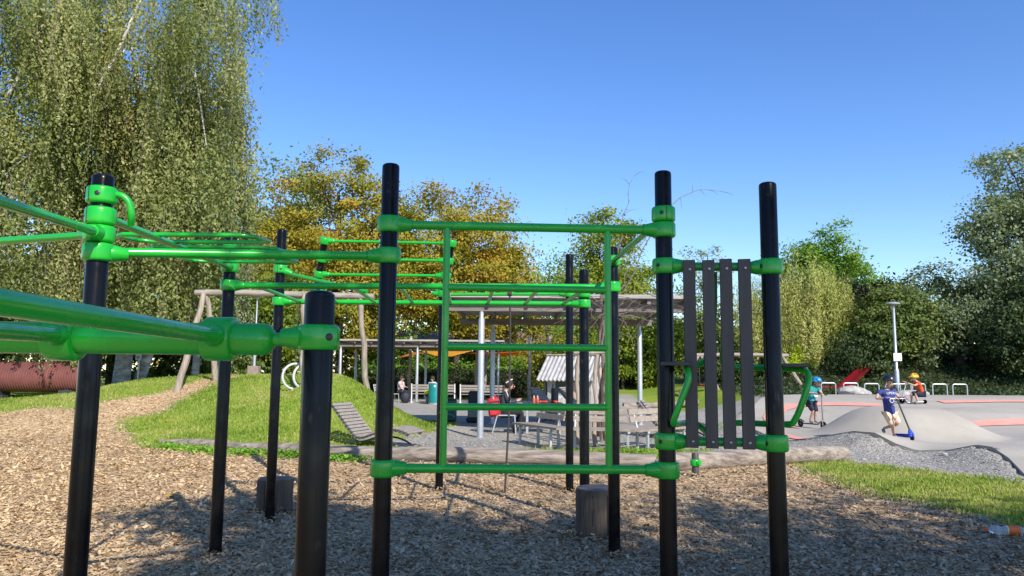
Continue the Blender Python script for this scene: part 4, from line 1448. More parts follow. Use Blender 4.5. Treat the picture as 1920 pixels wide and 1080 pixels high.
sail([(-5.45, 44.6, 2.78), (-2.35, 44.9, 2.80), (-4.0, 43.7, 2.25)], 'sail_yellow', 'yellow triangular sail hanging lowest in the middle')
sail([(-2.9, 45.5, 2.68), (1.3, 44.5, 2.80), (-0.4, 46.0, 2.52)], 'sail_orange', 'flat orange yellow sail stretched right of the yellow one')
sail([(-7.0, 45.5, 2.35), (-5.2, 45.0, 2.68), (-6.1, 46.0, 2.75)], 'sail_orange', 'small orange sail just behind the left pole')
for i, (x, y, h, lb) in enumerate(((-5.95, 43.8, 3.6, 'crooked pale wooden pole at the left tip of the yellow sail'), (-2.05, 43.5, 3.0, 'brown wooden pole left of the silver pergola post'), (-1.62, 43.9, 3.2, 'grey leaning wooden pole right beside the brown one'), (1.0, 42.5, 3.6, 'pale straight wooden pole left of the play hut'), (1.95, 42.5, 3.7, 'pale leaning wooden pole behind the play hut roof'))):
    t = thing('sail_pole', (x, y, gh(x, y)), lb, 'pole', 'wooden poles holding the shade sails')
    wood_pole(t, (x, y, gh(x, y) - 0.1), (x + (0.22 if i in (2, 4) else 0.05), y, h), 0.11 if i < 3 else 0.12, 'shaft', 'bark_pole', 9)
    MB().lathe([(0.11, 0), (0.12, 0.03), (0.11, 0.06)], (x + (0.2 if i in (2, 4) else 0.05), y, h - 0.2), n=10).build('ring', 'silver', t)

# ------------------------------------------------------------------ play hut, boulders
ht = thing('play_hut', (2.75, 32, 0), 'small play hut with a pale corrugated roof behind the pole guard', 'play hut')
HM = Matrix.Rotation(R(-28), 3, 'Z')
HO = Vector((2.75, 32, gh(2.75, 32)))
HW = lambda a, b_, c: HO + HM @ Vector((a, b_, c))
MB().box(HW(0, 0, 0.72), (2.0, 1.5, 1.5), HM, 0.01).build('wall', 'hut_wall', ht, smooth=False)
MB().add([HW(1.002, -0.75, 1.47), HW(1.002, 0.75, 1.47), HW(1.002, 0, 2.2), HW(0.95, -0.75, 1.47), HW(0.95, 0.75, 1.47), HW(0.95, 0, 2.2)], [(0, 1, 2), (3, 5, 4), (0, 3, 4, 1), (1, 4, 5, 2), (2, 5, 3, 0)]).build('gable', 'hut_peach', ht, smooth=False)
MB().add([HW(-1.002, -0.75, 1.47), HW(-1.002, 0.75, 1.47), HW(-1.002, 0, 2.2), HW(-0.95, -0.75, 1.47), HW(-0.95, 0.75, 1.47), HW(-0.95, 0, 2.2)], [(0, 2, 1), (3, 4, 5), (0, 1, 4, 3), (1, 2, 5, 4), (2, 0, 3, 5)]).build('gable', 'hut_peach', ht, smooth=False)
for s in (-1, 1):
    V, F = [], []
    n = 72
    for i in range(n + 1):
        x = -1.35 + 2.7 * i / n
        w = 0.035 * math.sin(i * 1.25)
        V += [HW(x, 0, 2.28 + w), HW(x, s * 1.12, 1.22 + w), HW(x, 0, 2.262 + w), HW(x, s * 1.12, 1.202 + w)]
    for i in range(n):
        a, c = i * 4, i * 4 + 4
        F += [(a, a + 1, c + 1, c), (a + 2, c + 2, c + 3, a + 3), (a + 1, a + 3, c + 3, c + 1)]
    MB().add(V, F).build('roof_sheet', 'roof_metal', ht, smooth=False)
MB().box(HW(0, 0, 2.30), (2.74, 0.16, 0.05), HM, 0.01).build('ridge_cap', 'hut_wall', ht, smooth=False)
MB().box(HW(-0.35, -0.765, 0.95), (0.5, 0.03, 0.45), HM, 0.004).build('window', 'window_glass', ht, smooth=False)
MB().box(HW(0.45, -0.765, 0.6), (0.6, 0.03, 1.15), HM, 0.004).build('door', 'hut_peach', ht, smooth=False)


def rock(x, y, s, label, zoff=0.0):
    z0 = gh(x, y)
    b = MB()
    b.ball((x, y, z0 + s[2] * 0.55 + zoff), s, 14, 10)
    r2 = random.Random(int(x * 100))
    ph = [r2.uniform(0, 6) for _ in range(6)]
    for i, v in enumerate(b.v):
        d = Vector(v) - Vector((x, y, z0))
        k = 1 + 0.13 * math.sin(d.x / s[0] * 3.1 + ph[0]) + 0.11 * math.sin(d.y / s[1] * 4 + ph[1]) + 0.10 * math.sin(d.z / s[2] * 4.7 + ph[2] + d.x * 2) + r2.uniform(-.04, .04)
        b.v[i] = tuple(Vector((x, y, z0 + s[2] * .55 + zoff)) + (Vector(v) - Vector((x, y, z0 + s[2] * .55 + zoff))) * k)
    o = b.build('boulder', 'rock', None, smooth=False, origin=(x, y, z0))
    return props(o, label, 'boulder', 'pale boulders')


rock(1.95, 27.6, (0.62, 0.45, 0.42), 'pale boulder between the table and the play hut')
rock(13.0, 28.6, (0.66, 0.45, 0.27), 'large pale boulder behind the boy in the black helmet')
rock(15.15, 28.6, (0.6, 0.4, 0.20), 'low pale boulder behind the crouching child in orange')
fp = thing('fire_pillar', (1.35, 24.6, 0), 'dark cylindrical stand with two short prongs in front of the pale boulder', 'stand')
MB().lathe([(0.12, -0.03), (0.12, 1.02), (0.0, 1.03)], (1.42, 24.6, 0), n=16).build('drum', 'dark_metal', fp)
for s in (-0.06, 0.06):
    MB().tube([(1.42 + s, 24.6, 1.0), (1.42 + s, 24.6, 1.17)], 0.018, 6).build('prong', 'dark_metal', fp)

# ------------------------------------------------------------------ far log swing, slide, hoops, border log
fs = thing('log_swing', (10.5, 36, gh(10.5, 36)), 'far log swing frame seen between the dark slats, red seat on chains', 'swing')
zz = gh(10.5, 36)
for xa, xb in ((8.0, 9.0), (9.95, 9.05), (12.0, 12.9), (13.9, 12.95)):
    wood_pole(fs, (xa, 36.0, gh(xa, 36) - 0.1), (xb, 36.02, 2.5), 0.10, 'leg')
MB().tube([(8.6, 36, 2.42), (10.6, 36, 2.46), (13.3, 36, 2.44)], [0.09, 0.1, 0.09], 10, True, 0.08).build('beam', 'old_wood', fs)
for x in (9.02, 9.42):
    MB().tube([(x, 36, 2.4), (x, 36, 1.05)], 0.012, 5).build('chain', 'chain', fs)
MB().box((9.22, 36, 1.03), (0.5, 0.28, 0.07), None, 0.02).build('swing_seat', 'slide_red', fs, smooth=False)
for x in (11.0, 11.4):
    MB().tube([(x, 36, 2.4), (x, 36, 1.05)], 0.012, 5).build('chain', 'chain', fs)
MB().box((11.2, 36, 1.03), (0.5, 0.28, 0.07), None, 0.02).build('swing_seat', 'dark_metal', fs, smooth=False)
bl = thing('far_border_log', (6.3, 33.5, 0), 'long grey border log in the far gravel beyond the curved bench', 'log')
MB().tube([(4.9, 33.0, gh(4.9, 33) + 0.12), (6.2, 33.2, gh(6.2, 33.2) + 0.12), (8.2, 33.0, gh(8.2, 33) + 0.12)], [0.14, 0.15, 0.14], 12, True, 0.06).build('trunk', 'log_wood', bl)
MB().tube([(4.0, 30.4, gh(4, 30.4) + 0.1), (5.6, 30.3, gh(5.6, 30.3) + 0.1)], 0.12, 10, True, 0.06).build('short_piece', 'log_wood', bl)

sd_ = thing('hill_slide', (16, 35.5, gh(16, 35.5)), 'red trough slide running down the dark bank', 'slide')
path = smoothpath([(13.6, 32.6, gh(13.6, 32.6) + 0.12), (14.6, 33.2, gh(14.6, 33.2) + 0.16), (15.6, 34.4, 1.25), (17.0, 36.2, 1.75), (18.6, 38.0, 2.25), (19.3, 38.7, 2.45)], 6)
V, F = [], []
sec = [(-0.25, 0.17), (-0.20, 0.17), (-0.17, 0.05), (0.17, 0.05), (0.20, 0.17), (0.25, 0.17), (0.23, 0.0), (-0.23, 0.0)]
for i, q in enumerate(path):
    d = (path[min(i + 1, len(path) - 1)] - path[max(i - 1, 0)]).normalized()
    sdv = Vector((d.y, -d.x, 0)).normalized()
    for a, c in sec:
        V.append(q + sdv * a + Vector((0, 0, c)))
for i in range(len(path) - 1):
    for k in range(8):
        F.append((i * 8 + k, i * 8 + (k + 1) % 8, (i + 1) * 8 + (k + 1) % 8, (i + 1) * 8 + k))
F += [tuple(range(7, -1, -1)), tuple((len(path) - 1) * 8 + k for k in range(8))]
MB().add(V, F).build('trough', 'slide_red', sd_)
for i in (4, 12, 22):
    q = path[i]
    MB().tube([(q.x, q.y, gh(q.x, q.y) - 0.2), (q.x, q.y, q.z + 0.02)], 0.05, 8).build('leg', 'dark_metal', sd_)

proto = None
for i, (px_, nth) in enumerate(((12.30, 'first hoop on the left, behind the child in the teal shirt'), (13.17, 'hoop right of the slide foot'), (13.98, 'hoop just left of the black helmet'), (14.80, 'hoop overlapping the lamp post on its left'), (15.28, 'hoop immediately right of the lamp post'), (15.78, 'hoop behind the hands of the crouching child'), (16.62, 'hoop just right of the crouching child'), (17.40, 'last hoop on the right beside the dark bank'))):
    y = 29.2
    z0 = gh(px_, y)
    t = thing('bike_hoop', (px_, y, z0), 'grey metal ' + nth, 'bike hoop', 'bike hoops along the track')
    if proto is None:
        P = [(px_ - 0.28, y, z0 - 0.1), (px_ - 0.28, y, z0 + 0.36)] + [(q.x, q.y, q.z) for q in arc((px_ - 0.20, y, z0 + 0.40), (-1, 0, 0), (0, 0, 1), 0.2, 1.5, 0.08, 4)] + [(q.x, q.y, q.z) for q in arc((px_ + 0.20, y, z0 + 0.40), (0, 0, 1), (1, 0, 0), 0.05, 1.4, 0.08, 4)] + [(px_ + 0.28, y, z0 + 0.36), (px_ + 0.28, y, z0 - 0.1)]
        proto = MB().tube(P, 0.026, 8).build('tube', 'pale_metal', t)
    else:
        c = proto.copy()
        col.objects.link(c)
        c.parent = t

# ------------------------------------------------------------------ house far behind the hedge
hs = thing('white_house', (-3.5, 58, 0), 'white house with a brown roof glimpsed behind the hedge', 'house')
MB().box((-3.5, 58, 1.5), (15, 7, 3.2)).build('wall', 'house_white', hs, smooth=False)
MB().add([(-11.5, 53.9, 3.0), (4.5, 53.9, 3.0), (4.5, 58, 4.6), (-11.5, 58, 4.6), (-11.5, 62.1, 3.0), (4.5, 62.1, 3.0)], [(0, 1, 2, 3), (3, 2, 5, 4), (0, 3, 4), (1, 5, 2), (0, 4, 5, 1)]).build('roof', 'house_roof', hs, smooth=False)
for x in (-9, -6, -2.2, 0.6, 2.6):
    w = MB().box((x, 54.48, 1.9), (1.0, 0.06, 1.2)).build('window', 'window_glass', hs, smooth=False)
    MB().box((x, 54.46, 1.26), (1.2, 0.12, 0.07)).build('sill', 'house_white', w, smooth=False)
h2 = thing('low_garage', (30, 60, 0), 'low pale building glimpsed through the trees on the bank', 'building')
MB().box((30, 62, gh(30, 60) + 0.9), (10, 5, 2.2)).build('wall', 'house_white', h2, smooth=False)
MB().box((30, 62, gh(30, 60) + 2.1), (10.6, 5.6, 0.25)).build('roof', 'house_roof', h2, smooth=False)

# ------------------------------------------------------------------ people


SKIN_LEVELS = 2


def skin(name, J, E, material, parent, smooth=True):
    """continuous body: joints {name: (pos, radius)} joined by edges, grown with a skin modifier, then baked to a mesh"""
    org = ORIGIN[parent.name]
    ks = list(J)
    me = bpy.data.meshes.new(name)
    me.from_pydata([tuple(Vector(J[k][0]) - org) for k in ks], [(ks.index(a), ks.index(b)) for a, b in E], [])
    tmp = bpy.data.objects.new('tmp', me)
    col.objects.link(tmp)
    sm = tmp.modifiers.new('s', 'SKIN')
    sm.use_smooth_shade = True
    for i, k in enumerate(ks):
        r = J[k][1]
        me.skin_vertices[0].data[i].radius = r if hasattr(r, '__len__') else (r, r)
    me.skin_vertices[0].data[0].use_root = True
    ss = tmp.modifiers.new('ss', 'SUBSURF')
    ss.levels = SKIN_LEVELS
    ss.render_levels = SKIN_LEVELS
    dg = bpy.context.evaluated_depsgraph_get()
    dg.update()
    nm = bpy.data.meshes.new_from_object(tmp.evaluated_get(dg))
    bpy.data.objects.remove(tmp)
    nm.materials.clear()
    return link(name, nm, material, parent, None, smooth)


def hand_edges(J, E, side, wrist, d, r=0.021):
    """palm and five short fingers curled at the end of an arm"""
    d = Vector(d).normalized()
    w = Vector(J[wrist][0])
    pl = w + d * 0.045
    J[side + 'palm'] = (pl, r * 1.15)
    E.append((wrist, side + 'palm'))
    sidev = d.cross(Vector((0, 0, 1))).normalized()
    for i, o_ in enumerate((-0.024, -0.008, 0.008, 0.023)):
        a = pl + d * 0.022 + sidev * o_
        b_ = a + d * (0.024 - 0.004 * abs(i - 1)) + Vector((0, 0, -0.016))
        J[f'{side}f{i}a'], J[f'{side}f{i}b'] = (a, 0.0085), (b_, 0.0075)
        E += [(side + 'palm', f'{side}f{i}a'), (f'{side}f{i}a', f'{side}f{i}b')]
    th = pl + sidev * 0.028 - d * 0.008 + Vector((0, 0, -0.012))
    J[side + 'th'] = (th, 0.009)
    E.append((side + 'palm', side + 'th'))


def person(loc, label, P, sc=1.0, skinm='skin', shirt=None, shorts=None, shoes='shoe', sleeve='short', legs='short', face=(0, -1, 0), helmet=None, hairm='hair', lookdown=0.0, adult=False, far=False):
    """P: joint positions relative to loc, in metres"""
    t = thing('person', loc, label, 'person')
    O = Vector(loc)
    W = {k: O + Vector(v) * sc for k, v in P.items()}
    k = 1.25 if adult else 1.0
    fwd = Vector(face).normalized()
    J = {
        'hip': (W['hip'], (0.085 * k, 0.07 * k)), 'waist': (W['hip'].lerp(W['chest'], 0.45), (0.08 * k, 0.062 * k)), 'chest': (W['chest'], (0.095 * k, 0.066 * k)),
        'neck': (W['neck'], 0.036 * k), 'jaw': (W['head'] + Vector((0, 0, -0.065 * k)) + fwd * 0.025 * k, 0.052 * k), 'head': (W['head'], (0.078 * k, 0.085 * k)), 'crown': (W['head'] + Vector((0, 0, 0.065 * k)), 0.055 * k),
    }
    E = [('hip', 'waist'), ('waist', 'chest'), ('chest', 'neck'), ('neck', 'jaw'), ('jaw', 'head'), ('head', 'crown')]
    for s in 'LR':
        J[s + 'sh'] = (W[s + 'sh'], 0.043 * k)
        J[s + 'el'] = (W[s + 'el'], 0.030 * k)
        J[s + 'wr'] = (W[s + 'wr'], 0.021 * k)
        J[s + 'hp'] = (W[s + 'hp'], 0.066 * k)
        J[s + 'kn'] = (W[s + 'kn'], 0.043 * k)
        J[s + 'cf'] = (W[s + 'kn'].lerp(W[s + 'an'], 0.35), 0.041 * k)
        J[s + 'an'] = (W[s + 'an'], 0.027 * k)
        E += [('chest', s + 'sh'), (s + 'sh', s + 'el'), (s + 'el', s + 'wr'), ('hip', s + 'hp'), (s + 'hp', s + 'kn'), (s + 'kn', s + 'cf'), (s + 'cf', s + 'an')]
        if not far:
            hand_edges(J, E, s, s + 'wr', W[s + 'wr'] - W[s + 'el'])
    body = skin('body', J, E, skinm, t)
    # face: eyes, nose, mouth, ears
    side = fwd.cross(Vector((0, 0, 1))).normalized()
    hd = W['head'] + Vector((0, 0, -0.012 * k))
    dn = Vector((0, 0, -lookdown))
    fv = (fwd + dn).normalized()
    for s in (-1, 1):
        MB().ball(hd + fv * 0.082 * k + side * s * 0.030 * k, 0.011 * k, 8, 6).build('eye', 'bolt_dark', body)
        MB().ball(hd + side * s * 0.083 * k + Vector((0, 0, -0.015)), (0.012 * k, 0.022 * k, 0.026 * k), 8, 6).build('ear', skinm, body)
    MB().ball(hd + fv * 0.094 * k + Vector((0, 0, -0.03 * k)), (0.014 * k, 0.016 * k, 0.02 * k), 8, 6).build('nose', skinm, body)
    MB().ball(hd + fv * 0.076 * k + Vector((0, 0, -0.062 * k)), (0.022 * k, 0.012 * k, 0.007 * k), 8, 6).build('mouth', 'food_red', body)
    # shirt
    J2 = {'waist': (W['hip'].lerp(W['chest'], 0.30), (0.128 * k, 0.10 * k)), 'hem': (W['hip'] + Vector((0, 0, -0.05)), (0.138 * k, 0.112 * k)), 'chest': (W['chest'], (0.128 * k, 0.095 * k)), 'col': (W['chest'].lerp(W['neck'], 0.62), 0.058 * k)}
    E2 = [('waist', 'hem'), ('waist', 'chest'), ('chest', 'col')]
    for s in 'LR':
        f = 0.55 if sleeve == 'short' else 1.0
        J2[s + 'sh'] = (W[s + 'sh'], 0.066 * k)
        J2[s + 'sl'] = (W[s + 'sh'].lerp(W[s + 'el'], f), 0.058 * k)
        E2 += [('chest', s + 'sh'), (s + 'sh', s + 'sl')]
        if sleeve != 'short':
            J2[s + 'cu'] = (W[s + 'el'].lerp(W[s + 'wr'], 0.92), 0.034 * k)
            E2.append((s + 'sl', s + 'cu'))
    sh = skin('shirt' if sleeve == 'short' else 'jacket', J2, E2, shirt, t)
    # shorts or trousers
    J3 = {'hip': (W['hip'] + Vector((0, 0, -0.01)), (0.118 * k, 0.10 * k))}
    E3 = []
    for s in 'LR':
        J3[s + 'hp'] = (W[s + 'hp'], 0.092 * k)
        J3[s + 'kn'] = (W[s + 'hp'].lerp(W[s + 'kn'], 1.06 if legs == 'short' else 1.0), 0.080 * k if legs == 'short' else 0.058 * k)
        E3 += [('hip', s + 'hp'), (s + 'hp', s + 'kn')]
        if legs != 'short':
            J3[s + 'an'] = (W[s + 'an'], 0.045 * k)
            E3.append((s + 'kn', s + 'an'))
    skin('shorts' if legs == 'short' else 'trousers', J3, E3, shorts, t)
    for s in 'LR':
        td = (W[s + 'toe'] - W[s + 'an'])
        J4 = {'heel': (W[s + 'an'] + Vector((0, 0, -0.028)) - td.normalized() * 0.02, 0.036 * k), 'mid': (W[s + 'an'].lerp(W[s + 'toe'], 0.5) + Vector((0, 0, -0.012)), 0.038 * k), 'toe': (W[s + 'toe'], 0.030 * k)}
        skin('shoe', J4, [('heel', 'mid'), ('mid', 'toe')], shoes, t)
    if helmet:
        hb_ = MB()
        hc = W['head'] + Vector((0, 0, 0.035 * k)) - fwd * 0.008
        n, m_ = 20, 9
        V, F = [], []
        for i in range(m_ + 1):
            th = (math.pi * 0.56) * i / m_
            for j in range(n):
                ph = 2 * math.pi * j / n
                d = side * math.cos(ph) * math.sin(th) * 0.125 + fwd * math.sin(ph) * math.sin(th) * 0.145 + Vector((0, 0, math.cos(th) * 0.122))
                V.append(hc + d * k)
        for i in range(m_):
            for j in range(n):
                j2 = (j + 1) % n
                F.append((i * n + j, (i + 1) * n + j, (i + 1) * n + j2, i * n + j2))
        base = len(V)
        for j in range(n):
            ph = 2 * math.pi * j / n
            th = math.pi * 0.56
            V.append(hc + (side * math.cos(ph) * math.sin(th) * 0.098 + fwd * math.sin(ph) * math.sin(th) * 0.115 + Vector((0, 0, math.cos(th) * 0.108 + 0.01))) * k)
        for j in range(n):
            j2 = (j + 1) % n
            F.append((m_ * n + j, base + j, base + j2, m_ * n + j2))
        hel = MB().add(V, F).build('helmet', helmet, t)
        MB().tube(smoothpath([hc + side * 0.1 * k + Vector((0, 0, -0.03)), W['head'] + side * 0.07 * k + Vector((0, 0, -0.09)), W['head'] + fwd * 0.05 + Vector((0, 0, -0.125)), W['head'] - side * 0.07 * k + Vector((0, 0, -0.09)), hc - side * 0.1 * k + Vector((0, 0, -0.03))], 4), 0.008, 6).build('chin_strap', 'bolt_dark', hel)
        if helmet != 'helmet_black':
            MB().ball(hc + fwd * 0.12 * k + Vector((0, 0, -0.012)), (0.085, 0.085, 0.016), 12, 6).build('visor', helmet, hel)
            for q in (-1, 0, 1):
                MB().ball(hc + side * q * 0.05 * k + fwd * 0.05 + Vector((0, 0, 0.088 - 0.02 * abs(q))), (0.012, 0.045, 0.014), 8, 6).build('vent', 'bolt_dark', hel)
    else:
        hc = W['head'] + Vector((0, 0, 0.022 * k)) - fwd * 0.022 * k
        MB().ball(hc, (0.094 * k, 0.102 * k, 0.098 * k), 16, 10).build('hair', hairm, t)
    return t, W, sh


def wheel(parent, c, r, axis, w=0.025, rim='scooter_grey'):
    o = MB()
    n = 24
    o.lathe([(r * 0.76, -w / 2), (r * 0.93, -w / 2), (r, -w * 0.2), (r, w * 0.2), (r * 0.93, w / 2), (r * 0.76, w / 2), (r * 0.76, -w / 2)], c, axis, n=n)
    wt = o.build('wheel', 'rubber', parent)
    s = MB()
    ax = Vector(axis).normalized()
    a = Vector((0, 0, 1)) - ax * ax.z
    a.normalize()
    b_ = ax.cross(a)
    for k in range(5):
        t = 2 * math.pi * k / 5
        d = a * math.cos(t) + b_ * math.sin(t)
        s.tube([Vector(c), Vector(c) + d * r * 0.8], r * 0.07, 5)
    s.lathe([(r * 0.18, -w * 0.5), (r * 0.18, w * 0.5)], c, axis, n=10)
    s.build('spokes', rim, wt)
    return wt


# --- boy in navy shirt pushing a blue scooter towards the viewer
bx_, by_ = 8.1, 16.25
bz_ = gh(bx_, by_)
t, W, sh = person((bx_, by_, bz_), 'boy in navy shirt, bright shorts and black helmet pushing a blue scooter', {
    'hip': (0.045, 0.0, 0.50), 'chest': (0.0, -0.02, 0.86), 'neck': (0.0, -0.03, 0.985), 'head': (0.025, -0.06, 1.115),
    'Lsh': (-0.155, -0.02, 0.925), 'Lel': (-0.255, -0.08, 0.775), 'Lwr': (-0.13, -0.22, 0.80),
    'Rsh': (0.135, -0.03, 0.925), 'Rel': (0.20, -0.06, 0.81), 'Rwr': (0.25, -0.22, 0.80),
    'Lhp': (-0.01, 0.0, 0.46), 'Lkn': (0.065, -0.03, 0.265), 'Lan': (0.105, 0.0, 0.065), 'Ltoe': (0.095, -0.11, 0.03),
    'Rhp': (0.12, 0.0, 0.46), 'Rkn': (0.185, -0.02, 0.285), 'Ran': (0.02, 0.26, 0.17), 'Rtoe': (-0.005, 0.16, 0.10)},
    sc=1.08, shirt='shirt_navy', shorts='shorts_bright', helmet='helmet_black', face=(0.35, -1, 0), lookdown=0.35)
# white lettering and emblem printed on the shirt front
fc = bpy.data.curves.new('shirt_print', 'FONT')
fc.body = 'UPERG'
fc.size = 0.075
fc.extrude = 0.002
ft = bpy.data.objects.new('tmp', fc)
col.objects.link(ft)
dg = bpy.context.evaluated_depsgraph_get()
pm = bpy.data.meshes.new_from_object(ft.evaluated_get(dg))
bpy.data.objects.remove(ft)
RM = Matrix.Rotation(R(90), 4, 'X')
for v in pm.vertices:
    q = RM @ v.co
    v.co = Vector((-0.075, -0.147, 0.935)) + q + Vector((0, 0.22 * (q.x - 0.1) ** 2, 0))
o = link('shirt_print', pm, 'stripe_white', sh)
MB().tube([(bx_ + 0.03 + 0.04 * math.cos(a_), by_ - 0.138, bz_ + 0.80 + 0.04 * math.sin(a_)) for a_ in np.linspace(0, 2 * math.pi, 17)], 0.008, 5, False).build('shirt_emblem', 'stripe_white', sh)
MB().box((bx_ + 0.075, by_ - 0.132, bz_ + 0.715), (0.05, 0.006, 0.03)).build('shirt_emblem', 'stripe_white', sh, smooth=False)
for q in 'LR':
    MB().lathe([(0.026, -0.02), (0.03, 0), (0.026, 0.02)], W[q + 'wr'].lerp(W[q + 'el'], 0.1), W[q + 'el'] - W[q + 'wr'], n=12).build('wrist_band', 'grip_blue', t)
sc = thing('kick_scooter', (bx_ + 0.3, by_ - 0.2, bz_), 'blue kick scooter pushed by the boy in the black helmet', 'scooter', 'kick scooters')
hb0 = Vector((bx_ + 0.07, by_ - 0.27, bz_ + 0.85))
hd0 = Vector((bx_ + 0.285, by_ - 0.32, bz_ + 0.20))
MB().tube([hb0, hd0], [0.016, 0.019], 10).build('stem', 'dark_metal', sc)
MB().tube(smoothpath([hb0 + Vector((-0.20, 0.0, 0.0)), hb0 + Vector((-0.06, -0.02, 0.0)), hb0, hb0 + Vector((0.08, -0.02, 0.0)), hb0 + Vector((0.24, 0, 0.01))], 4), 0.011, 8).build('handlebar', 'scooter_grey', sc)
for s in (-1, 1):
    MB().tube([hb0 + Vector((s * 0.18 + 0.02, 0, 0.0)), hb0 + Vector((s * 0.24 + 0.02, 0, 0.005))], 0.018, 8).build('grip', 'grip_blue', sc)
wz = gh(bx_ + 0.32, by_ - 0.33)
wc = Vector((bx_ + 0.325, by_ - 0.33, wz + 0.055))
MB().tube([hd0, hd0.lerp(wc, .5) + Vector((-0.02, 0, 0)), wc + Vector((-0.03, 0, 0.02))], [0.032, 0.04, 0.03], 8).build('fork', 'scooter_blue', sc)
MB().tube([hd0, hd0.lerp(wc, .5) + Vector((0.035, 0, 0)), wc + Vector((0.03, 0, 0.02))], [0.03, 0.03, 0.02], 8).build('fork', 'scooter_blue', sc)
wheel(sc, wc, 0.055, (1, 0.25, 0), 0.026, 'scooter_blue')
re_ = wc + Vector((-0.10, 0.52, 0))
re_.z = gh(re_.x, re_.y) + 0.055
wheel(sc, re_, 0.055, (1, 0.25, 0), 0.026, 'scooter_blue')
MB().add([hd0 + Vector((-0.06, 0, -0.08)), hd0 + Vector((0.06, 0, -0.08)), re_ + Vector((0.06, -0.03, 0.05)), re_ + Vector((-0.06, -0.03, 0.05)), wc + Vector((-0.06, 0.09, 0.0)), wc + Vector((0.06, 0.09, 0.0)), re_ + Vector((0.06, -0.03, 0.0)), re_ + Vector((-0.06, -0.03, 0.0))], [(0, 1, 2, 3), (7, 6, 5, 4), (0, 4, 5, 1), (1, 5, 6, 2), (2, 6, 7, 3), (3, 7, 4, 0)]).build('deck', 'scooter_blue', sc, smooth=False)

# --- child in teal shirt riding a large-wheeled scooter
bx_, by_ = 8.14, 20.2
bz_ = gh(bx_ + 0.1, by_)
t, W, sh = person((bx_, by_, bz_), 'child in teal shirt, dark shorts and blue helmet riding a grey scooter', {
    'hip': (-0.09, 0.06, 0.70), 'chest': (-0.06, 0.0, 1.02), 'neck': (-0.02, -0.04, 1.11), 'head': (0.035, -0.08, 1.215),
    'Lsh': (-0.21, 0.0, 1.05), 'Lel': (-0.315, -0.04, 0.955), 'Lwr': (-0.09, -0.19, 0.935),
    'Rsh': (0.08, -0.04, 1.04), 'Rel': (0.13, -0.12, 0.93), 'Rwr': (0.10, -0.26, 0.90),
    'Lhp': (-0.155, 0.04, 0.66), 'Lkn': (-0.075, -0.05, 0.46), 'Lan': (-0.15, 0.03, 0.20), 'Ltoe': (-0.09, -0.06, 0.16),
    'Rhp': (-0.03, 0.06, 0.66), 'Rkn': (0.01, -0.01, 0.43), 'Ran': (-0.01, 0.05, 0.21), 'Rtoe': (0.05, -0.03, 0.165)},
    shirt='shirt_teal', shorts='shorts_navy', helmet='helmet_blue', face=(0.4, -1, 0), lookdown=0.3)
MB().box((bx_ - 0.02, by_ - 0.118, bz_ + 0.86), (0.10, 0.01, 0.06), None, 0.003).build('shirt_print', 'stripe_white', sh, smooth=False)
sc = thing('kick_scooter', (bx_ - 0.05, by_ - 0.1, bz_), 'grey scooter with large black wheels under the child in teal', 'scooter', 'kick scooters')
f0 = Vector((bx_ + 0.06, by_ - 0.34, 0))
f0.z = gh(f0.x, f0.y) + 0.10
r0 = Vector((bx_ - 0.28, by_ + 0.34, 0))
r0.z = gh(r0.x, r0.y) + 0.095
axl = Vector((f0 - r0).cross(Vector((0, 0, 1)))).normalized()
wheel(sc, f0, 0.10, axl, 0.03)
wheel(sc, r0, 0.09, axl, 0.03)
top = Vector((bx_ + 0.065, by_ - 0.27, bz_ + 0.90))
MB().tube([f0 + Vector((0, 0.03, 0.13)), top], [0.022, 0.018], 10).build('stem', 'scooter_grey', sc)
for s in (-1, 1):
    MB().tube([f0 + axl * 0.028 * s, f0 + axl * 0.028 * s + Vector((0, 0.02, 0.14))], 0.012, 6).build('fork', 'scooter_grey', sc)
hv = Vector((0.95, 0.15, -0.06))
MB().tube([top - hv * 0.17, top, top + hv * 0.14], 0.012, 8).build('handlebar', 'dark_metal', sc)
for s in (-0.15, 0.12):
    MB().tube([top + hv * (s - 0.04), top + hv * (s + 0.04)], 0.018, 8).build('grip', 'rubber', sc)
d = (r0 - f0)
MB().tube([f0 + d * 0.08 + Vector((0, 0, 0.10)), f0 + d * 0.25 + Vector((0, 0, 0.02))], 0.022, 8).build('neck', 'scooter_grey', sc)
ctr = f0.lerp(r0, 0.55) + Vector((0, 0, 0.015))
MB().box(ctr, (d.length * 0.62, 0.11, 0.03), Matrix.Rotation(math.atan2(d.y, d.x), 3, 'Z') @ Matrix.Rotation(-math.atan2(d.z, math.hypot(d.x, d.y)), 3, 'Y'), 0.006).build('deck', 'dark_metal', sc, smooth=False)
MB().tube(smoothpath([r0 + Vector((0.06, -0.10, 0.06)), r0 + Vector((0, 0, 0.115)), r0 + Vector((-0.06, 0.09, 0.05))], 4), 0.016, 6).build('mudguard', 'dark_metal', sc)

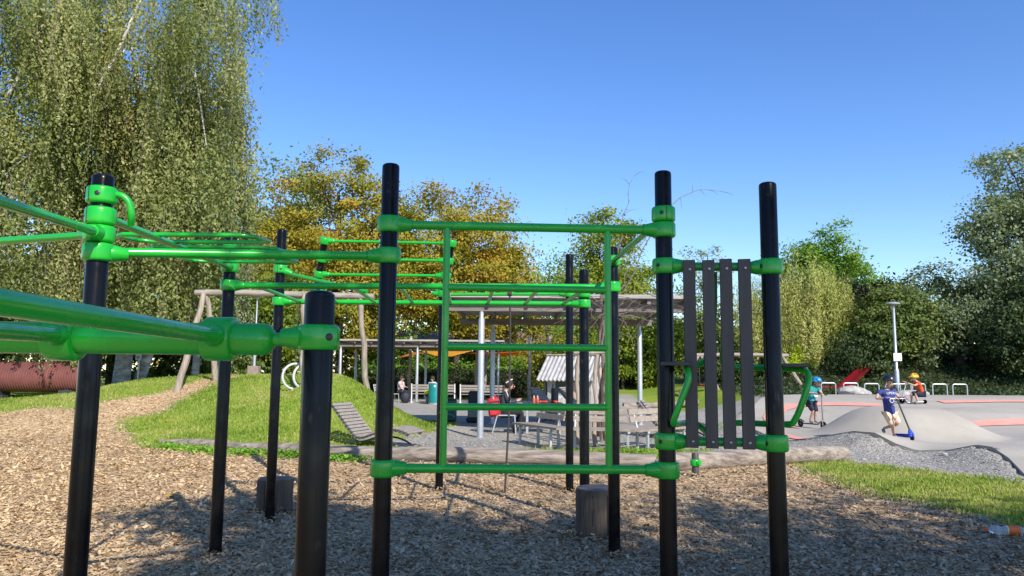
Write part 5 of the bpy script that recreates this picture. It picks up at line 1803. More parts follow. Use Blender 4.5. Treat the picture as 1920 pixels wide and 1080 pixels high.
# --- crouching child in orange
bx_, by_ = 13.05, 24.3
bz_ = gh(bx_, by_)
t, W, sh = person((bx_, by_, bz_), 'child in orange shirt and yellow red helmet crouching with a scooter on the berm', {
    'hip': (0.19, 0.0, 0.34), 'chest': (0.10, 0.0, 0.62), 'neck': (0.03, 0.0, 0.735), 'head': (-0.035, 0.0, 0.835),
    'Lsh': (0.06, -0.11, 0.66), 'Lel': (-0.10, -0.13, 0.585), 'Lwr': (-0.27, -0.06, 0.665),
    'Rsh': (0.06, 0.11, 0.66), 'Rel': (-0.12, 0.12, 0.62), 'Rwr': (-0.31, 0.06, 0.70),
    'Lhp': (0.16, -0.07, 0.32), 'Lkn': (-0.06, -0.09, 0.325), 'Lan': (0.0, -0.09, 0.07), 'Ltoe': (-0.09, -0.09, 0.03),
    'Rhp': (0.16, 0.07, 0.32), 'Rkn': (-0.09, 0.10, 0.33), 'Ran': (-0.10, 0.09, 0.09), 'Rtoe': (-0.19, 0.09, 0.05)},
    shirt='shirt_orange', shorts='shorts_navy', helmet='helmet_yellow', face=(-1, -0.15, 0), lookdown=0.15)
sc = thing('kick_scooter', (bx_ - 0.4, by_, bz_), 'small silver scooter held by the crouching child in orange', 'scooter', 'kick scooters')
f0 = Vector((bx_ - 0.47, by_ - 0.02, 0))
f0.z = gh(f0.x, f0.y) + 0.105
r0 = Vector((bx_ + 0.28, by_, 0))
r0.z = gh(r0.x, r0.y) + 0.07
wheel(sc, f0, 0.105, (0, 1, 0), 0.03, 'pale_metal')
wheel(sc, r0, 0.07, (0, 1, 0), 0.03, 'pale_metal')
top = Vector((bx_ - 0.30, by_, bz_ + 0.66))
MB().tube([f0 + Vector((0.03, 0, 0.12)), top], 0.018, 8).build('stem', 'pale_metal', sc)
for s in (-1, 1):
    MB().tube([f0 + Vector((0, 0.03 * s, 0)), f0 + Vector((0.03, 0.025 * s, 0.14))], 0.013, 6).build('fork', 'pale_metal', sc)
MB().tube([top + Vector((0, -0.14, 0.02)), top, top + Vector((0, 0.14, 0.02))], 0.013, 8).build('handlebar', 'dark_metal', sc)
MB().tube(smoothpath([f0 + Vector((0.03, 0, 0.16)), f0 + Vector((0.10, 0, 0.08)), f0 + Vector((0.17, 0, -0.04)), f0 + Vector((0.30, 0, -0.055)), r0 + Vector((-0.05, 0, 0.0))], 4), 0.022, 8).build('frame', 'pale_metal', sc)
MB().box(f0.lerp(r0, 0.6) + Vector((0, 0, -0.03)), (0.40, 0.12, 0.02), None, 0.004).build('deck', 'dark_metal', sc, smooth=False)

# --- adult on the pale chair at the picnic table, seen from the side
bx_, by_ = -0.10, 18.75
t, W, sh = person((bx_, by_, 0), 'adult in a dark white-striped jacket sitting at the picnic table', {
    'hip': (-0.07, 0.0, 0.56), 'chest': (-0.06, 0.0, 0.93), 'neck': (-0.02, 0.0, 1.09), 'head': (0.06, 0.0, 1.215),
    'Lsh': (-0.04, -0.17, 1.0), 'Lel': (0.06, -0.20, 0.77), 'Lwr': (0.27, -0.12, 0.83),
    'Rsh': (-0.04, 0.17, 1.0), 'Rel': (0.08, 0.20, 0.78), 'Rwr': (0.29, 0.12, 0.85),
    'Lhp': (-0.03, -0.09, 0.53), 'Lkn': (0.38, -0.10, 0.54), 'Lan': (0.30, -0.10, 0.10), 'Ltoe': (0.42, -0.10, 0.04),
    'Rhp': (-0.03, 0.09, 0.53), 'Rkn': (0.36, 0.10, 0.54), 'Ran': (0.14, 0.12, 0.10), 'Rtoe': (0.26, 0.12, 0.04)},
    shirt='jacket_dark', shorts='trousers_dark', shoes='rubber', sleeve='long', legs='long', face=(1, -0.15, 0), adult=True)
for s in 'LR':
    a_, b_, c_ = W[s + 'sh'], W[s + 'el'], W[s + 'wr']
    off = Vector((0.02, -0.05 if s == 'L' else 0.05, 0.03))
    MB().tube(smoothpath([a_ + Vector((-0.02, 0, 0.065)), a_ + off * 1.25, b_ + off * 0.95], 4), 0.011, 6).build('sleeve_stripe', 'stripe_white', sh)
MB().tube(smoothpath([W['head'] + Vector((-0.09, -0.11, 0.04)), W['head'] + Vector((0.0, -0.12, 0.10)), W['head'] + Vector((0.06, -0.07, 0.13)), W['head'] + Vector((0.06, 0.07, 0.13))], 4), 0.015, 6).build('head_band', 'stripe_white', t)


# --- people far off on the benches


def sitter(x, y, shirt, label, face=(0, -1, 0), hair='hair'):
    f = Vector(face).normalized()
    s = f.cross(Vector((0, 0, 1)))
    z0 = gh(x, y)
    v = lambda a, b_, c: tuple(f * a + s * b_ + Vector((0, 0, c)))
    person((x, y, z0), label, {
        'hip': v(0, 0, 0.53), 'chest': v(0, 0, 0.90), 'neck': v(0.02, 0, 1.06), 'head': v(0.04, 0, 1.19),
        'Lsh': v(0, -0.17, 0.97), 'Lel': v(0.1, -0.22, 0.74), 'Lwr': v(0.3, -0.14, 0.72),
        'Rsh': v(0, 0.17, 0.97), 'Rel': v(0.1, 0.22, 0.74), 'Rwr': v(0.3, 0.14, 0.72),
        'Lhp': v(0.02, -0.09, 0.51), 'Lkn': v(0.42, -0.10, 0.50), 'Lan': v(0.40, -0.10, 0.09), 'Ltoe': v(0.52, -0.10, 0.04),
        'Rhp': v(0.02, 0.09, 0.51), 'Rkn': v(0.42, 0.10, 0.50), 'Ran': v(0.38, 0.10, 0.09), 'Rtoe': v(0.5, 0.10, 0.04)},
        shirt=shirt, shorts='trousers_dark', shoes='rubber', legs='long', face=face, adult=True, far=True, hairm=hair)


SKIN_LEVELS = 1
mat('shirt_pale', (0.62, 0.55, 0.60), rough=0.85)
sitter(-3.98, 38.1, 'shirt_pale', 'far person in a pale top sitting behind the bench by the teal bin', (-0.4, -1, 0))
sitter(-3.45, 38.3, 'shirt_teal', 'far person in a teal top whose head shows above the teal bin', (0.3, -1, 0))
sitter(-5.65, 38.6, 'shirt_pale', 'far person in white sitting beside the crooked wooden pole', (1, -0.4, 0))

# ------------------------------------------------------------------ trees and hedges


def crown_points(ells, ncl, nleaf, crad, shell=0.55, flat=0.6):
    vol = np.array([e[3] * e[4] * e[5] for e in ells]) ** 0.8
    pick = rng.choice(len(ells), ncl, p=vol / vol.sum())
    E_ = np.array(ells)[pick]
    d = rng.normal(size=(ncl, 3))
    d /= np.linalg.norm(d, axis=1)[:, None]
    r = shell + (1 - shell) * rng.random(ncl) ** 0.7
    lump = 1 + 0.16 * np.sin(d[:, 0] * 5 + E_[:, 0]) * np.sin(d[:, 2] * 6 + E_[:, 1]) + 0.10 * np.sin(d[:, 1] * 9 + d[:, 2] * 7)
    C = E_[:, :3] + d * E_[:, 3:6] * (r * lump)[:, None]
    per = rng.integers(0, ncl, nleaf)
    off = rng.normal(size=(nleaf, 3)) * (crad * (0.6 + 0.8 * rng.random(ncl))[per])[:, None] * np.array([1, 1, flat]) * 0.55
    return C, per, C[per] + off, d[per]


def limbs(b, tr, C, nb, r0):
    """limbs from the trunk polyline into the crown"""
    top = tr[-1]
    for i in range(nb):
        q = Vector(C[rng.integers(0, len(C))])
        f = 0.35 + 0.6 * rng.random()
        k = f * (len(tr) - 1)
        j = int(k)
        s = Vector(tr[j]).lerp(Vector(tr[min(j + 1, len(tr) - 1)]), k - j)
        if q.z < s.z + 0.2:
            s.z = max(s.z - 1.0, 0.5)
        mid = s.lerp(q, 0.5) + Vector((0, 0, (q - s).length * 0.10))
        rr_ = r0 * (1 - 0.6 * f)
        b.tube(smoothpath([s, mid, q], 4), [rr_ * (1 - 0.75 * t_ / 8) for t_ in range(9)], 6)


def tree(name, label, trunk, ells, leafm, nleaf, lsize, ncl=90, crad=0.8, bark='bark_dark', tr=0.22, nb=12, cat='tree', group=None, shell=0.55, upb=0.5, droop=0.3, tone=(0.5, 0.22), flat=0.6):
    tk = [Vector(q) for q in trunk]
    z0 = gh(tk[0].x, tk[0].y)
    if tk[0].z < z0 + 0.3:
        tk[0].z = z0 - 0.1
    t = thing(name, (tk[0].x, tk[0].y, z0), label, cat, group)
    C, per, Lp, d = crown_points(ells, ncl, nleaf, crad, shell, flat)
    b = MB()
    P = smoothpath(tk, 4)
    b.tube(P, [tr * (1 - 0.7 * i / (len(P) - 1)) for i in range(len(P))], 9, True, 0.06)
    limbs(b, tk, C, nb, tr * 0.45)
    b.build('trunk', bark, t)
    V = leaf_quads(Lp, lsize * (0.65 + 0.6 * rng.random(len(Lp))), upb, droop, 0.6, d * 1.3)
    ct = tone[0] + tone[1] * rng.normal(size=ncl)
    quads_object('crown', V, ct[per] * 0.7 + tone[0] * 0.3 + 0.13 * rng.normal(size=len(Lp)), leafm, t)
    return t


def weeping(name, label, trunk, ells, leafm, nstr, lsize, lmin, lmax, zmin, bark, tr=0.25, nb=16, extra=None, group=None, ll=0.10, dens=11, spread=0.16, cat='tree', trunks=None, bun=16, bsp=0.27):
    """tree with hanging strands of small leaves"""
    tk = [Vector(q) for q in trunk]
    z0 = gh(tk[0].x, tk[0].y)
    tk[0].z = z0 - 0.1
    t = thing(name, (tk[0].x, tk[0].y, z0), label, cat, group)
    nbun = max(12, nstr // bun)
    Cb, per, Lp, d = crown_points(ells, nbun, 10, 0.5, 0.35)
    bi = rng.integers(0, nbun, nstr)
    C = Cb[bi] + rng.normal(size=(nstr, 3)) * np.array([bsp, bsp, 0.35])
    btone = 0.45 + 0.27 * rng.normal(size=nbun)
    blen = 0.45 + 0.75 * rng.random(nbun)
    b = MB()
    P = smoothpath(tk, 4)
    b.tube(P, [tr * (1 - 0.75 * i / (len(P) - 1)) for i in range(len(P))], 10, True, 0.05)
    for q in (trunks or []):
        P2 = smoothpath(q, 4)
        b.tube(P2, [tr * 0.7 * (1 - 0.7 * i / (len(P2) - 1)) for i in range(len(P2))], 9, True, 0.05)
    limbs(b, tk, C, nb, tr * 0.4)
    b.build('trunk', bark, t)
    pts, tone = [], []
    tw = MB()
    for i in range(nstr):
        L = lmin + (lmax - lmin) * blen[bi[i]] * (0.6 + 0.4 * rng.random())
        s = C[i]
        L = min(L, s[2] - zmin(s[0], s[1]) + 0.6 * rng.random())
        if L < 0.25:
            L = 0.25
        n = int(L * dens) + 3
        u = np.linspace(0, 1, n)
        o_ = d[0] * 0
        ctr = np.array(ells[0][:2])
        outv = np.array([s[0] - ctr[0], s[1] - ctr[1], 0])
        outv = outv / (np.linalg.norm(outv) + 1e-6)
        path = s[None, :] + outv[None, :] * (0.25 * np.sin(u * 1.6))[:, None] + np.array([0, 0, -1.0])[None, :] * (u * L)[:, None]
        path += np.stack([0.10 * np.sin(u * 4 + i), 0.10 * np.cos(u * 5 + i * 2), 0 * u], 1)
        w = spread * (1 - 0.55 * u)
        m_ = 2
        for _ in range(m_):
            pts.append(path + rng.normal(size=(n, 3)) * w[:, None])
            tone.append(np.full(n, btone[bi[i]] + 0.08 * rng.normal()) + 0.12 * rng.normal(size=n))
        if i % 5 == 0:
            tw.tube([tuple(q) for q in path[::max(1, n // 5)]], 0.006, 3, False)
    if tw.v:
        tw.build('twigs', 'vine', t)
    Lp = np.concatenate(pts)
    ov = Lp - np.array([ells[0][0], ells[0][1], 0])[None, :]
    ov[:, 2] = 0
    ov /= np.linalg.norm(ov, axis=1)[:, None] + 1e-6
    V = leaf_quads(Lp, lsize * (0.65 + 0.6 * rng.random(len(Lp))), 0.35, 1.6, 0.5 if ll > 0.08 else 0.22, ov * 1.1)
    quads_object('crown', V, np.concatenate(tone), leafm, t)
    return t


# great weeping birches on the left
zb_ = lambda x, y: 2.2 + 0.7 * math.sin(x * 1.3 + y) + (1.6 if x > -8.6 else 0.0) + max(0, x + 9.6) * 1.6
weeping('birch_tree', 'huge weeping birch overhanging the left slope, its trunk base beside the tunnel',
        [(-13.6, 26.2, 1), (-13.3, 26.0, 4), (-12.6, 25.4, 8), (-11.6, 24.5, 12), (-10.8, 24, 15)],
        [(-11.3, 23.6, 9.2, 3.4, 2.6, 4.2), (-10.3, 22.6, 7.4, 1.7, 1.6, 2.6), (-12.5, 22.8, 6.4, 3.0, 2.0, 3.0), (-10.4, 23, 12.6, 1.9, 1.8, 3.4), (-13.5, 23, 12.2, 3.2, 2.4, 3.6), (-9.0, 21.2, 8.6, 0.9, 0.8, 0.8)],
        'leaf_birch', 2100, 0.118, 0.9, 3.8, zb_, 'bark_birch', 0.30, 22, group='birches on the left slope', dens=14, spread=0.11,
        trunks=[[(-13.15, 26.6, 1.1), (-12.7, 26.4, 2.4), (-12.2, 26.2, 4.2), (-11.6, 25.6, 7)]])
weeping('birch_tree', 'pale leaning birch nearest the left, two slanting white limbs showing through its leaves',
        [(-17.8, 21.4, 0.5), (-16.2, 21.4, 3.8), (-14.0, 21.3, 7.3), (-12.2, 21.3, 10.0), (-11.2, 21.3, 12.6)],
        [(-14.2, 20.6, 9.4, 2.6, 1.5, 3.2), (-13.9, 21.0, 5.6, 2.6, 1.4, 2.2), (-11.8, 20.6, 11.6, 2.0, 1.5, 2.2), (-8.6, 20.3, 12.4, 1.2, 1.0, 1.6), (-15.5, 19.6, 8.0, 1.8, 1.2, 4.0), (-12.6, 19.8, 12.2, 1.6, 1.2, 1.6), (-14.6, 19.8, 12.4, 1.6, 1.2, 1.6), (-10.4, 20.3, 12.6, 1.5, 1.2, 1.4)],
        'leaf_birch', 1400, 0.10, 0.6, 3.0, lambda x, y: 3.0 + 0.8 * math.sin(x * 2), 'bark_birch', 0.13, 6, group='birches on the left slope', dens=14, spread=0.10,
        trunks=[[(-18.2, 20.8, 1.0), (-16.0, 20.4, 5.4), (-14.4, 20.2, 8.6), (-13.2, 20.1, 11.2)]])
weeping('birch_tree', 'slimmer birch hanging low right of the great birch, in front of the golden trees',
        [(-12.2, 29, 1.3), (-12.1, 29, 5), (-11.9, 29, 9)],
        [(-11.9, 29.0, 6.4, 1.1, 1.2, 2.4), (-11.4, 29.2, 4.6, 1.0, 1.2, 1.4)],
        'leaf_silver', 520, 0.11, 0.6, 2.2, lambda x, y: 2.0, 'bark_birch', 0.15, 9, group='birches on the left slope', dens=12, spread=0.2)

tree('silver_willow', 'blue grey willow tree rising behind the golden trees on the left', [(-17.5, 55, 0), (-17.5, 55, 8), (-17.8, 55, 14)],
     [(-17.8, 55, 14.4, 3.6, 2.5, 3.4), (-19.2, 55, 10.5, 3.8, 2.5, 3.4), (-15.6, 55, 10.5, 3.5, 2.4, 3.4)], 'leaf_silver', 17000, 0.27, 120, 1.1, tr=0.3)
tree('backing_tree', 'dense green tree behind the great birch', [(-17.5, 33, 0.5), (-17.5, 33, 5), (-17, 33, 10)], [(-17.5, 33, 9.5, 4.5, 2.5, 5.5), (-15.6, 33, 7.0, 2.6, 2.2, 4.2), (-21, 31, 8, 3.5, 2.5, 5)], 'leaf_hedge', 16000, 0.29, 190, 1.1, tr=0.3, nb=14, tone=(0.6, 0.2))
tree('golden_tree', 'broad golden leaved tree behind the left posts, tallest of the yellow trees', [(-10.8, 47, 0), (-10.8, 47, 3), (-11, 47, 9), (-11.2, 47, 13)],
     [(-11.09, 47, 10.9, 3.86, 3.13, 4.7), (-14.46, 46.6, 8.37, 3.13, 2.77, 4.1), (-8.32, 46.8, 8.85, 2.89, 2.65, 4.34), (-11.33, 46.0, 5.72, 5.3, 2.65, 3.13)], 'leaf_gold', 66000, 0.205, 420, 0.85, tr=0.3, nb=26, group='golden trees', tone=(0.42, 0.2))
tree('golden_tree', 'rounded amber tree behind the ladder frame, right of the tallest yellow one', [(-3.5, 47.8, 0), (-3.5, 47.8, 3), (-3.4, 47.8, 10)],
     [(-5.26, 48, 10.07, 2.4, 2.29, 3.66), (-1.94, 48, 9.84, 2.51, 2.29, 3.31), (-3.43, 47.6, 6.87, 4.57, 2.97, 2.97), (-0.23, 48, 7.1, 2.17, 2.17, 2.51)], 'leaf_gold', 59000, 0.2, 380, 0.82, tr=0.3, nb=26, group='golden trees', tone=(0.50, 0.22))
tree('green_tree', 'yellow green tree with pointed top above the near pergola', [(4.4, 35.5, 0), (4.4, 35.5, 3), (4.5, 35.5, 8)],
     [(4.6, 35.5, 7.0, 1.6, 1.5, 2.3), (3.5, 35.4, 5.6, 1.8, 1.5, 1.7), (5.6, 35.4, 5.3, 1.7, 1.5, 1.8)], 'leaf_green', 24000, 0.15, 150, 0.62, tr=0.18, nb=18, tone=(0.62, 0.2))
tree('sapling', 'thin sparse sapling between the amber and the green tree', [(1.6, 33.5, 0), (1.6, 33.5, 3), (1.7, 33.5, 6.2)],
     [(1.5, 33.5, 5.3, 0.8, 0.7, 1.2), (2.2, 33.5, 4.2, 0.9, 0.7, 0.8)], 'leaf_light', 1800, 0.12, 30, 0.45, tr=0.07, nb=8)
tree('sapling', 'thin sparse sapling showing above the dark slats', [(10.4, 40, 0), (10.4, 40, 3), (10.6, 40, 8)],
     [(10.3, 40, 7.4, 1.2, 0.8, 1.3), (9.8, 40, 6.0, 1.0, 0.8, 1.2), (11.2, 40, 6.0, 0.9, 0.8, 1.2)], 'leaf_silver', 2600, 0.14, 34, 0.5, tr=0.08, nb=12)
weeping('weeping_willow', 'pale yellow green weeping willow right of the slat wall', [(15.4, 40.6, 1), (15.5, 40.6, 4), (15.6, 40.6, 7)],
        [(15.6, 40.0, 6.3, 2.3, 1.8, 1.9), (13.6, 39.8, 5.6, 1.9, 1.5, 1.8), (17.0, 39.8, 5.3, 1.3, 1.5, 1.7), (15.4, 39.2, 4.6, 2.4, 1.2, 1.2)],
        'leaf_willow', 1400, 0.18, 1.5, 4.6, lambda x, y: 2.4 + 0.5 * math.sin(x * 2), 'bark_dark', 0.3, 12, ll=0.05, dens=7, spread=0.12, bun=8, bsp=0.22)
tree('light_green_tree', 'fresh green tree behind the weeping willow', [(21.2, 50, 1), (21.2, 50, 5), (21.4, 50, 9)],
     [(21.4, 50, 9.2, 2.2, 2, 2.4), (23.0, 50, 7.4, 2.0, 2, 2.2), (19.9, 50, 8.4, 2.2, 2, 2.0), (21.8, 49.5, 5.6, 3.0, 2, 2)], 'leaf_light', 24000, 0.2, 160, 0.8, tr=0.22, nb=20)
tree('dark_tree', 'dense dark tree behind the right lamp post', [(18.6, 38, 1), (18.6, 38, 3), (18.6, 38, 5)],
     [(19.6, 38, 4.3, 2.0, 2, 1.8), (18.6, 37.6, 3.6, 1.3, 1.6, 1.5)], 'leaf_hedge', 22000, 0.17, 150, 0.6, tr=0.25, nb=14, group='dark trees on the bank')
tree('dark_tree', 'dark blue green bushy tree in the right background, mid height', [(23.0, 38.5, 1), (23.0, 38.5, 3), (23.0, 38.5, 6)],
     [(22.4, 38.5, 5.0, 2.4, 2, 2.3), (21.0, 38.2, 3.9, 1.8, 1.8, 1.7), (24.4, 38.4, 4.2, 2.4, 2, 2.2)], 'leaf_silver', 26000, 0.17, 190, 0.65, tr=0.3, nb=16, group='dark trees on the bank', tone=(0.12, 0.2))
tree('tall_tree', 'tallest grey green tree at the right edge', [(27.2, 38, 1), (27.0, 38, 6), (27.0, 38, 12)],
     [(26.6, 38, 11.4, 2.2, 2, 2.4), (25.2, 38, 9.2, 1.9, 1.8, 1.6), (28.0, 38, 9, 2.4, 2.2, 3.2), (26.2, 37.8, 6.0, 2.6, 2.2, 2.4)], 'leaf_silver', 38000, 0.18, 230, 0.75, tr=0.3, nb=22, tone=(0.42, 0.2))
tree('dark_tree', 'dark shaggy tree at the right edge under the tall one', [(26.8, 35, 1), (26.8, 35, 3), (26.8, 35, 5)],
     [(26.4, 35, 4.6, 2.6, 2, 2.4), (24.4, 35.4, 3.6, 1.5, 1.5, 1.6)], 'leaf_dark', 24000, 0.16, 150, 0.6, tr=0.25, nb=14, group='dark trees on the bank')
tree('copper_tree', 'small dark purple tree top behind the right lamp head', [(21.6, 44, 1), (21.6, 44, 4), (21.6, 44, 6.4)], [(21.6, 44, 6.0, 1.0, 0.9, 0.9)], 'leaf_purple', 4000, 0.15, 40, 0.45, tr=0.12, nb=8)
tree('lime_bush', 'lime yellow bush glowing under the willow beside the slide', [(14.5, 38.5, 1), (14.5, 38.5, 1.6), (14.5, 38.5, 2.2)], [(14.5, 38.5, 2.0, 1.0, 0.8, 0.75)], 'leaf_lime', 5000, 0.11, 40, 0.35, tr=0.06, nb=8, cat='bush')

# hedges: rows of shrubs behind the playground


def hedge(x, y, w, h, label, leafm, n, size=0.17, tone=(0.45, 0.2), z0=None, dep=1.2, name='hedge_shrub', group='hedge shrubs round the playground', sh=0.5):
    g0 = gh(x, y) if z0 is None else z0
    return tree(name, label, [(x, y, g0), (x, y, g0 + h * 0.35), (x, y, g0 + h * 0.6)], [(x, y, g0 + h * 0.58, w, dep, h * 0.46), (x - w * 0.5, y - 0.3, g0 + h * 0.36, w * 0.6, dep, h * 0.36), (x + w * 0.5, y - 0.2, g0 + h * 0.36, w * 0.6, dep, h * 0.36)],
                leafm, n, size, int(50 + w * h * 6), 0.55, tr=0.10, nb=10, cat='shrub', group=group, tone=tone, shell=sh)


hedge(-16.5, 31, 2.6, 4.6, 'tall dark shrub behind the tunnel, partly hidden by birch leaves', 'leaf_hedge', 12000)
hedge(-12.6, 31, 2.4, 3.4, 'mid green shrub behind the info sign', 'leaf_hedge', 14000, tone=(0.6, 0.2))
hedge(-9.9, 31.5, 2.0, 4.2, 'dense green shrub behind the hill lamp', 'leaf_green', 17000, 0.16, (0.35, 0.2))
hedge(-11.2, 34.5, 2.0, 4.4, 'olive shrub behind the white rings and the lamp', 'leaf_olive', 11000, 0.16, (0.3, 0.2))
hedge(1.2, 51.0, 2.8, 5.8, 'olive and yellow shrub behind the orange sail', 'leaf_olive', 11000, 0.2, (0.5, 0.2))
hedge(-2.6, 52.0, 2.6, 5.6, 'olive shrub in front of the white house wall', 'leaf_olive', 7000, 0.2, (0.4, 0.2))
hedge(-9.4, 50.5, 2.6, 5.0, 'olive shrub behind the left end of the far pergola', 'leaf_olive', 9000, 0.2, (0.35, 0.2))
hedge(-19.8, 27, 2.4, 4.2, 'dark shrub at the left picture edge behind the tunnel', 'leaf_hedge', 9000, 0.17, (0.3, 0.2))
hedge(-7.0, 47.5, 2.6, 4.0, 'bright green shrub behind the far pergola, left part', 'leaf_light', 10000, 0.18, (0.35, 0.2))
hedge(-3.4, 48.5, 2.3, 2.6, 'bright green shrub under the yellow sail', 'leaf_light', 7000, 0.18, (0.4, 0.2))
hedge(-0.4, 48.5, 1.8, 2.5, 'bright green shrub behind the brown sail pole', 'leaf_light', 6000, 0.18, (0.4, 0.2))
hedge(3.4, 45.5, 2.2, 4.4, 'olive shrub behind the play hut', 'leaf_olive', 9000, 0.17, (0.25, 0.2))
hedge(6.6, 44.5, 2.6, 5.0, 'green and yellow shrub right of the play hut', 'leaf_green', 15000, 0.17, (0.5, 0.25))
hedge(10.2, 44, 2.6, 4.8, 'grey green shrub seen between the dark slats', 'leaf_green', 14000, 0.17, (0.3, 0.2))
hedge(12.4, 40.5, 1.8, 2.2, 'low dark shrub behind the log swing', 'leaf_hedge', 6000, 0.15, (0.3, 0.2))
hedge(17.4, 45.5, 2.4, 5.2, 'dark green shrub under the light green tree', 'leaf_hedge', 10000, 0.18)
hedge(29.5, 42, 3.0, 5.0, 'dark shrub at the right picture edge behind the bank', 'leaf_dark', 9000, 0.18)
hedge(21.0, 47.5, 3.2, 5.2, 'dark shrub filling the gap behind the right lamp', 'leaf_dark', 10000, 0.2)
hedge(17.2, 36.8, 1.3, 2.2, 'shadowy shrub just behind the red slide', 'leaf_dark', 5000, 0.14)
hedge(25.5, 45, 3.2, 5.0, 'dark shrub behind the blue green bushy tree', 'leaf_dark', 9000, 0.2)
for i, (x, lb) in enumerate(((-7.6, 'left run of the low clipped dark hedge under the far pergola'), (-3.9, 'run of the low clipped dark hedge right behind the far benches'), (-0.2, 'run of the low clipped dark hedge behind the seated adult'), (3.5, 'run of the low clipped dark hedge left of the play hut wall'), (7.2, 'run of the low clipped dark hedge right of the play hut'))):
    t = thing('clipped_hedge', (x, 46.4, gh(x, 46.4)), lb, 'hedge', 'runs of the clipped hedge')
    z0 = gh(x, 46.4)
    MB().box((x, 46.4, z0 + 0.75), (3.66, 0.7, 1.5)).build('twig_core', 'bark_dark', t, smooth=False)
    n = 6500
    Pp = np.stack([x + (rng.random(n) - 0.5) * 3.75, 46.4 + (rng.random(n) - 0.7) * 1.0, z0 + 1.72 * rng.random(n) ** 0.8], 1)
    quads_object('foliage', leaf_quads(Pp, np.full(n, 0.14), 0.3, 0.2), 0.25 + 0.22 * rng.normal(size=n), 'leaf_dark', t)

# far belt of trees that closes the view
for i, (x, y, w, h, lb) in enumerate(((-34, 52, 6, 11, 'far tree beyond the left picture edge'), (-24, 56, 6, 10, 'far tree seen through the birch leaves'), (9.5, 60, 5, 6.2, 'far round tree behind the near pergola roof'), (15.5, 62, 5, 6.6, 'far round tree behind the weeping willow'), (-8.5, 66, 5.5, 9, 'far tree over the left part of the white house'), (-1.5, 66, 5, 8.5, 'far tree over the middle of the white house'), (4.5, 64, 4.5, 8, 'far tree over the right end of the white house'), (36, 50, 6, 10, 'far tree beyond the right picture edge'), (30, 66, 6, 8, 'far tree behind the low pale building'))):
    tree('far_tree', lb, [(x, y, 0), (x, y, h * 0.4), (x, y, h * 0.8)], [(x, y, h * 0.55, w, 3, h * 0.42)], ('leaf_hedge', 'leaf_olive', 'leaf_green')[i % 3], 7000, 0.36, 90, 1.2, tr=0.3, nb=8, group='far belt of trees')

# trees behind the viewer; their crowns shade the near wood chips
tree('shade_tree', 'broad tree behind the viewer shading the wood chips', [(8.4, -7.5, 0), (8.3, -7.4, 3), (7.6, -6.4, 7)],
     [(7.6, -2.9, 8.2, 3.4, 2.1, 1.9), (5.2, -4.6, 7.8, 2.4, 1.9, 1.8), (11.2, -2.6, 8.4, 2.4, 2.0, 2.0), (8.8, -5.6, 9.0, 4.6, 2.4, 2.2)], 'leaf_green', 15000, 0.21, 150, 0.8, tr=0.28, nb=16, shell=0.2)
tree('shade_tree', 'slender tree behind the viewer, left of the broad shading one', [(4.2, -5.6, 0), (4.1, -5.4, 3.5), (3.4, -3.4, 7)],
     [(2.45, -1.25, 8.0, 1.35, 0.9, 0.8), (3.75, -2.1, 8.0, 1.15, 1.2, 1.0), (5.0, -2.7, 7.6, 1.1, 1.0, 0.9), (3.1, -3.35, 7.9, 0.75, 0.6, 0.5), (3.3, -5.1, 7.9, 1.5, 0.7, 0.9)], 'leaf_green', 8600, 0.2, 105, 0.40, tr=0.15, nb=10, shell=0.2)

# ------------------------------------------------------------------ wood chips, grass, weeds, gravel


def scatter(n, y0, y1, power=1.0, slope=0.74, x_off=0.4):
    y = y0 + (y1 - y0) * rng.random(n) ** power
    x = (rng.random(n) * 2 - 1) * (slope * y + x_off)
    return x, y


def flat_quads(C, ln, wd, tilt):
    n = len(C)
    nr = rng.normal(size=(n, 3)) * tilt
    nr[:, 2] = 1
    nr /= np.linalg.norm(nr, axis=1)[:, None]
    a = rng.random(n) * 2 * math.pi
    ax = np.stack([np.cos(a), np.sin(a), 0 * a], 1)
    ax -= nr * (ax * nr).sum(1)[:, None]
    ax /= np.linalg.norm(ax, axis=1)[:, None]
    sd_ = np.cross(nr, ax)
    ln, wd = ln[:, None] * .5, wd[:, None] * .5
    j = lambda: (0.75 + 0.5 * rng.random((n, 1)))
    return np.stack([C - ax * ln * j() - sd_ * wd * j(), C + ax * ln * j() - sd_ * wd * j(), C + ax * ln * j() + sd_ * wd * j(), C - ax * ln * j() + sd_ * wd * j()], 1).reshape(-1, 3)


x, y = scatter(190000, 5.0, 22, 1.7)
c_, g_, _ = zones(x, y)
k = (c_ > -0.12 - 0.25 * rng.random(len(x)) ** 4) & (g_ < 0.25 * rng.random(len(x)))
x, y = x[k], y[k]
# chips kicked up into low rims round the posts and stumps
rim = np.zeros(len(x))
for (px_, py_), rad, cnt in ((pM, 0.06, 150), (pN, 0.06, 120), (pB, 0.06, 150), (pC, 0.06, 100), (pD, 0.06, 80), (pE, 0.06, 80), ((-2.56, 8.33), 0.20, 220), ((0.82, 7.20), 0.22, 260), ((2.76, 11.38), 0.06, 80)):
    a_ = rng.random(cnt) * 2 * math.pi
    r_ = rad + 0.10 * rng.random(cnt) ** 1.6
    x, y = np.r_[x, px_ + np.cos(a_) * r_], np.r_[y, py_ + np.sin(a_) * r_]
    rim = np.r_[rim, 0.045 * (1 - (r_ - rad) / 0.10) * rng.random(cnt)]
n = len(x)
C = np.stack([x, y, ground_h(x, y) + 0.004 + 0.018 * rng.random(n) ** 2 + rim], 1)
big = 1 + 0.06 * y
ln = (0.014 + 0.028 * rng.random(n) ** 2) * np.minimum(big, 1.7)
V = flat_quads(C, ln, ln * (0.22 + 0.35 * rng.random(n)), 0.42)
